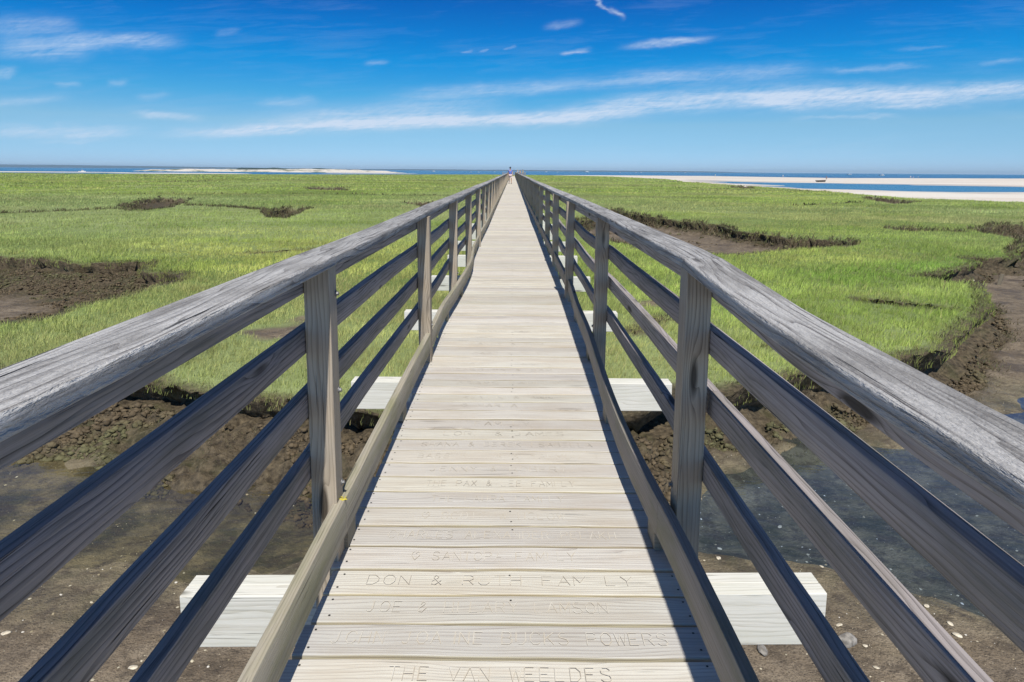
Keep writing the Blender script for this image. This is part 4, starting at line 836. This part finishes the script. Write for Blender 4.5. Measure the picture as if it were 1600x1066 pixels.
    def ball(name, c, r, mat, sc_=(1, 1, 1), cut=None):
        bm = bmesh.new(); bmesh.ops.create_uvsphere(bm, u_segments=14, v_segments=10, radius=1)
        if cut: bmesh.ops.bisect_plane(bm, geom=bm.verts[:] + bm.edges[:] + bm.faces[:], plane_co=cut[0], plane_no=cut[1], clear_outer=True)
        for v_ in bm.verts: v_.co = Vector((v_.co.x * sc_[0] * r, v_.co.y * sc_[1] * r, v_.co.z * sc_[2] * r)) * k + Vector(c) * k
        me = bpy.data.meshes.new(name); bm.to_mesh(me); bm.free(); o = link(name, me, p, mat, True); o.matrix_parent_inverse = Matrix(); return o
    hx = J['hd']
    ball('nose', (0, hx[1] + .104, 1.645), .016, SK, (.7, 1, 1.1)); ball('mouth', (0, hx[1] + .092, 1.605), .022, mat_l, (1, .35, .3))
    for sd in (-1, 1): ball('eye', (sd * .032, hx[1] + .088, 1.672), .012, HAIR, (1, .5, .7)); ball('ear', (sd * .083, hx[1] + .01, 1.655), .028, SK, (.4, .7, 1))
    if hat: ball('hat', (0, hx[1] - .002, 1.70), .108, hat, (.92, 1.06, .8), ((0, 0, .0), (0, 0, -1))); ball('hat_brim', (0, hx[1] + .085, 1.702), .08, hat, (.95, .9, .09))
    ball('hair', (0, hx[1] - .014, 1.675), .104, HAIR, (.9, 1.03, 1.05), ((0, .25, -.1), (0, .75, -.66)))
    if shoes:
        for q in ('L', 'R'): c = mid('a' + q, 't' + q, .55); ball('shoe', (c[0], c[1], .045), .07, SHOE, (.72, 1.9, .6))
    p.rotation_euler = (0, 0, rz); return p
mat_l = mat_c('lips', (.35, .14, .12))
BLU = mat_c('blue_cloth', (.12, .18, .55)); PNK = mat_c('pale_pink_cloth', (.65, .52, .52)); WHT = mat_c('white_cloth', (.75, .75, .73)); TAN = mat_c('tan_cloth', (.42, .35, .24)); NAVY = mat_c('navy_cloth', (.03, .04, .08)); SAGE = mat_c('sage_cloth', (.40, .44, .33)); REDC = mat_c('rust_cloth', (.40, .20, .15))
person(-.27, 74.8, 0, math.pi + .1, 'person in a blue shirt, pale shorts and a dark cap walking along the boardwalk', BLU, PNK, 1.80, .20, NAVY, arms=(.10, -.10))
person(1.35, 183.6, 0, 2.2, 'person in a white hat on the end platform, leftmost of the three standing there', WHT, TAN, 1.72, .03, WHT, arms=(.2, .1))
person(2.0, 184.2, 0, 3.4, 'dark-haired person in tan clothes on the end platform, between two others', TAN, REDC, 1.68, .03)
person(2.75, 184.0, 0, 2.6, 'dark-haired person in sage green on the end platform, rightmost of the three standing there', SAGE, TAN, 1.76, .03, NAVY)
person(-42, 452, hz(-42, 452), 1.2, 'person in dark clothes on the beach far beyond the marsh, left of the boardwalk', NAVY, NAVY, 1.75, .2, longl=True, shoes=False)
person(131.7, 285, hz(131.7, 285), 2.0, 'person in dark clothes standing on the sand left of the rowing boat', REDC, NAVY, 1.7, .1)
for k_, (dx_, c1, c2, t_) in enumerate(((0, WHT, PNK, 'person in white and pink on the far right sand bar, leftmost of three'), (1.7, BLU, WHT, 'person in a blue top on the far right sand bar, middle of three'), (4.6, PNK, WHT, 'person in pale pink on the far right sand bar, rightmost of three'))):
    person(239 + dx_, 408, hz(239 + dx_, 408), 2.8 + k_, t_, c1, c2, 1.72 - .1 * k_, .1)
person(135.7, 455, hz(135.7, 455), 2.4, 'lone person in white far out on the sand right of the dark bank', WHT, WHT, 1.7, .1)
person(164, 412, hz(164, 412), 2.4, 'lone person in pale clothes at the water edge, left of the rowing boat', WHT, PNK, 1.72, .15)

# ------------------------------------------------------------------ sea haze
bm = bmesh.new(); bmesh.ops.create_cube(bm, size=1, matrix=Matrix.Translation((0, 6600, 21)) @ Matrix.Diagonal((60000, 14000, 60, 1)))
me = bpy.data.meshes.new('haze'); bm.to_mesh(me); bm.free()
hm = bpy.data.materials.new('haze_air'); hm.use_nodes = True; hn = hm.node_tree; hn.nodes.clear(); ho = hn.nodes.new('ShaderNodeOutputMaterial'); hv = hn.nodes.new('ShaderNodeVolumePrincipled')
hv.inputs['Color'].default_value = (.55, .78, 1, 1); hv.inputs['Density'].default_value = 8e-5; hn.links.new(hv.outputs[0], ho.inputs['Volume'])
tag(link('haze', me, None, hm), kind='stuff')
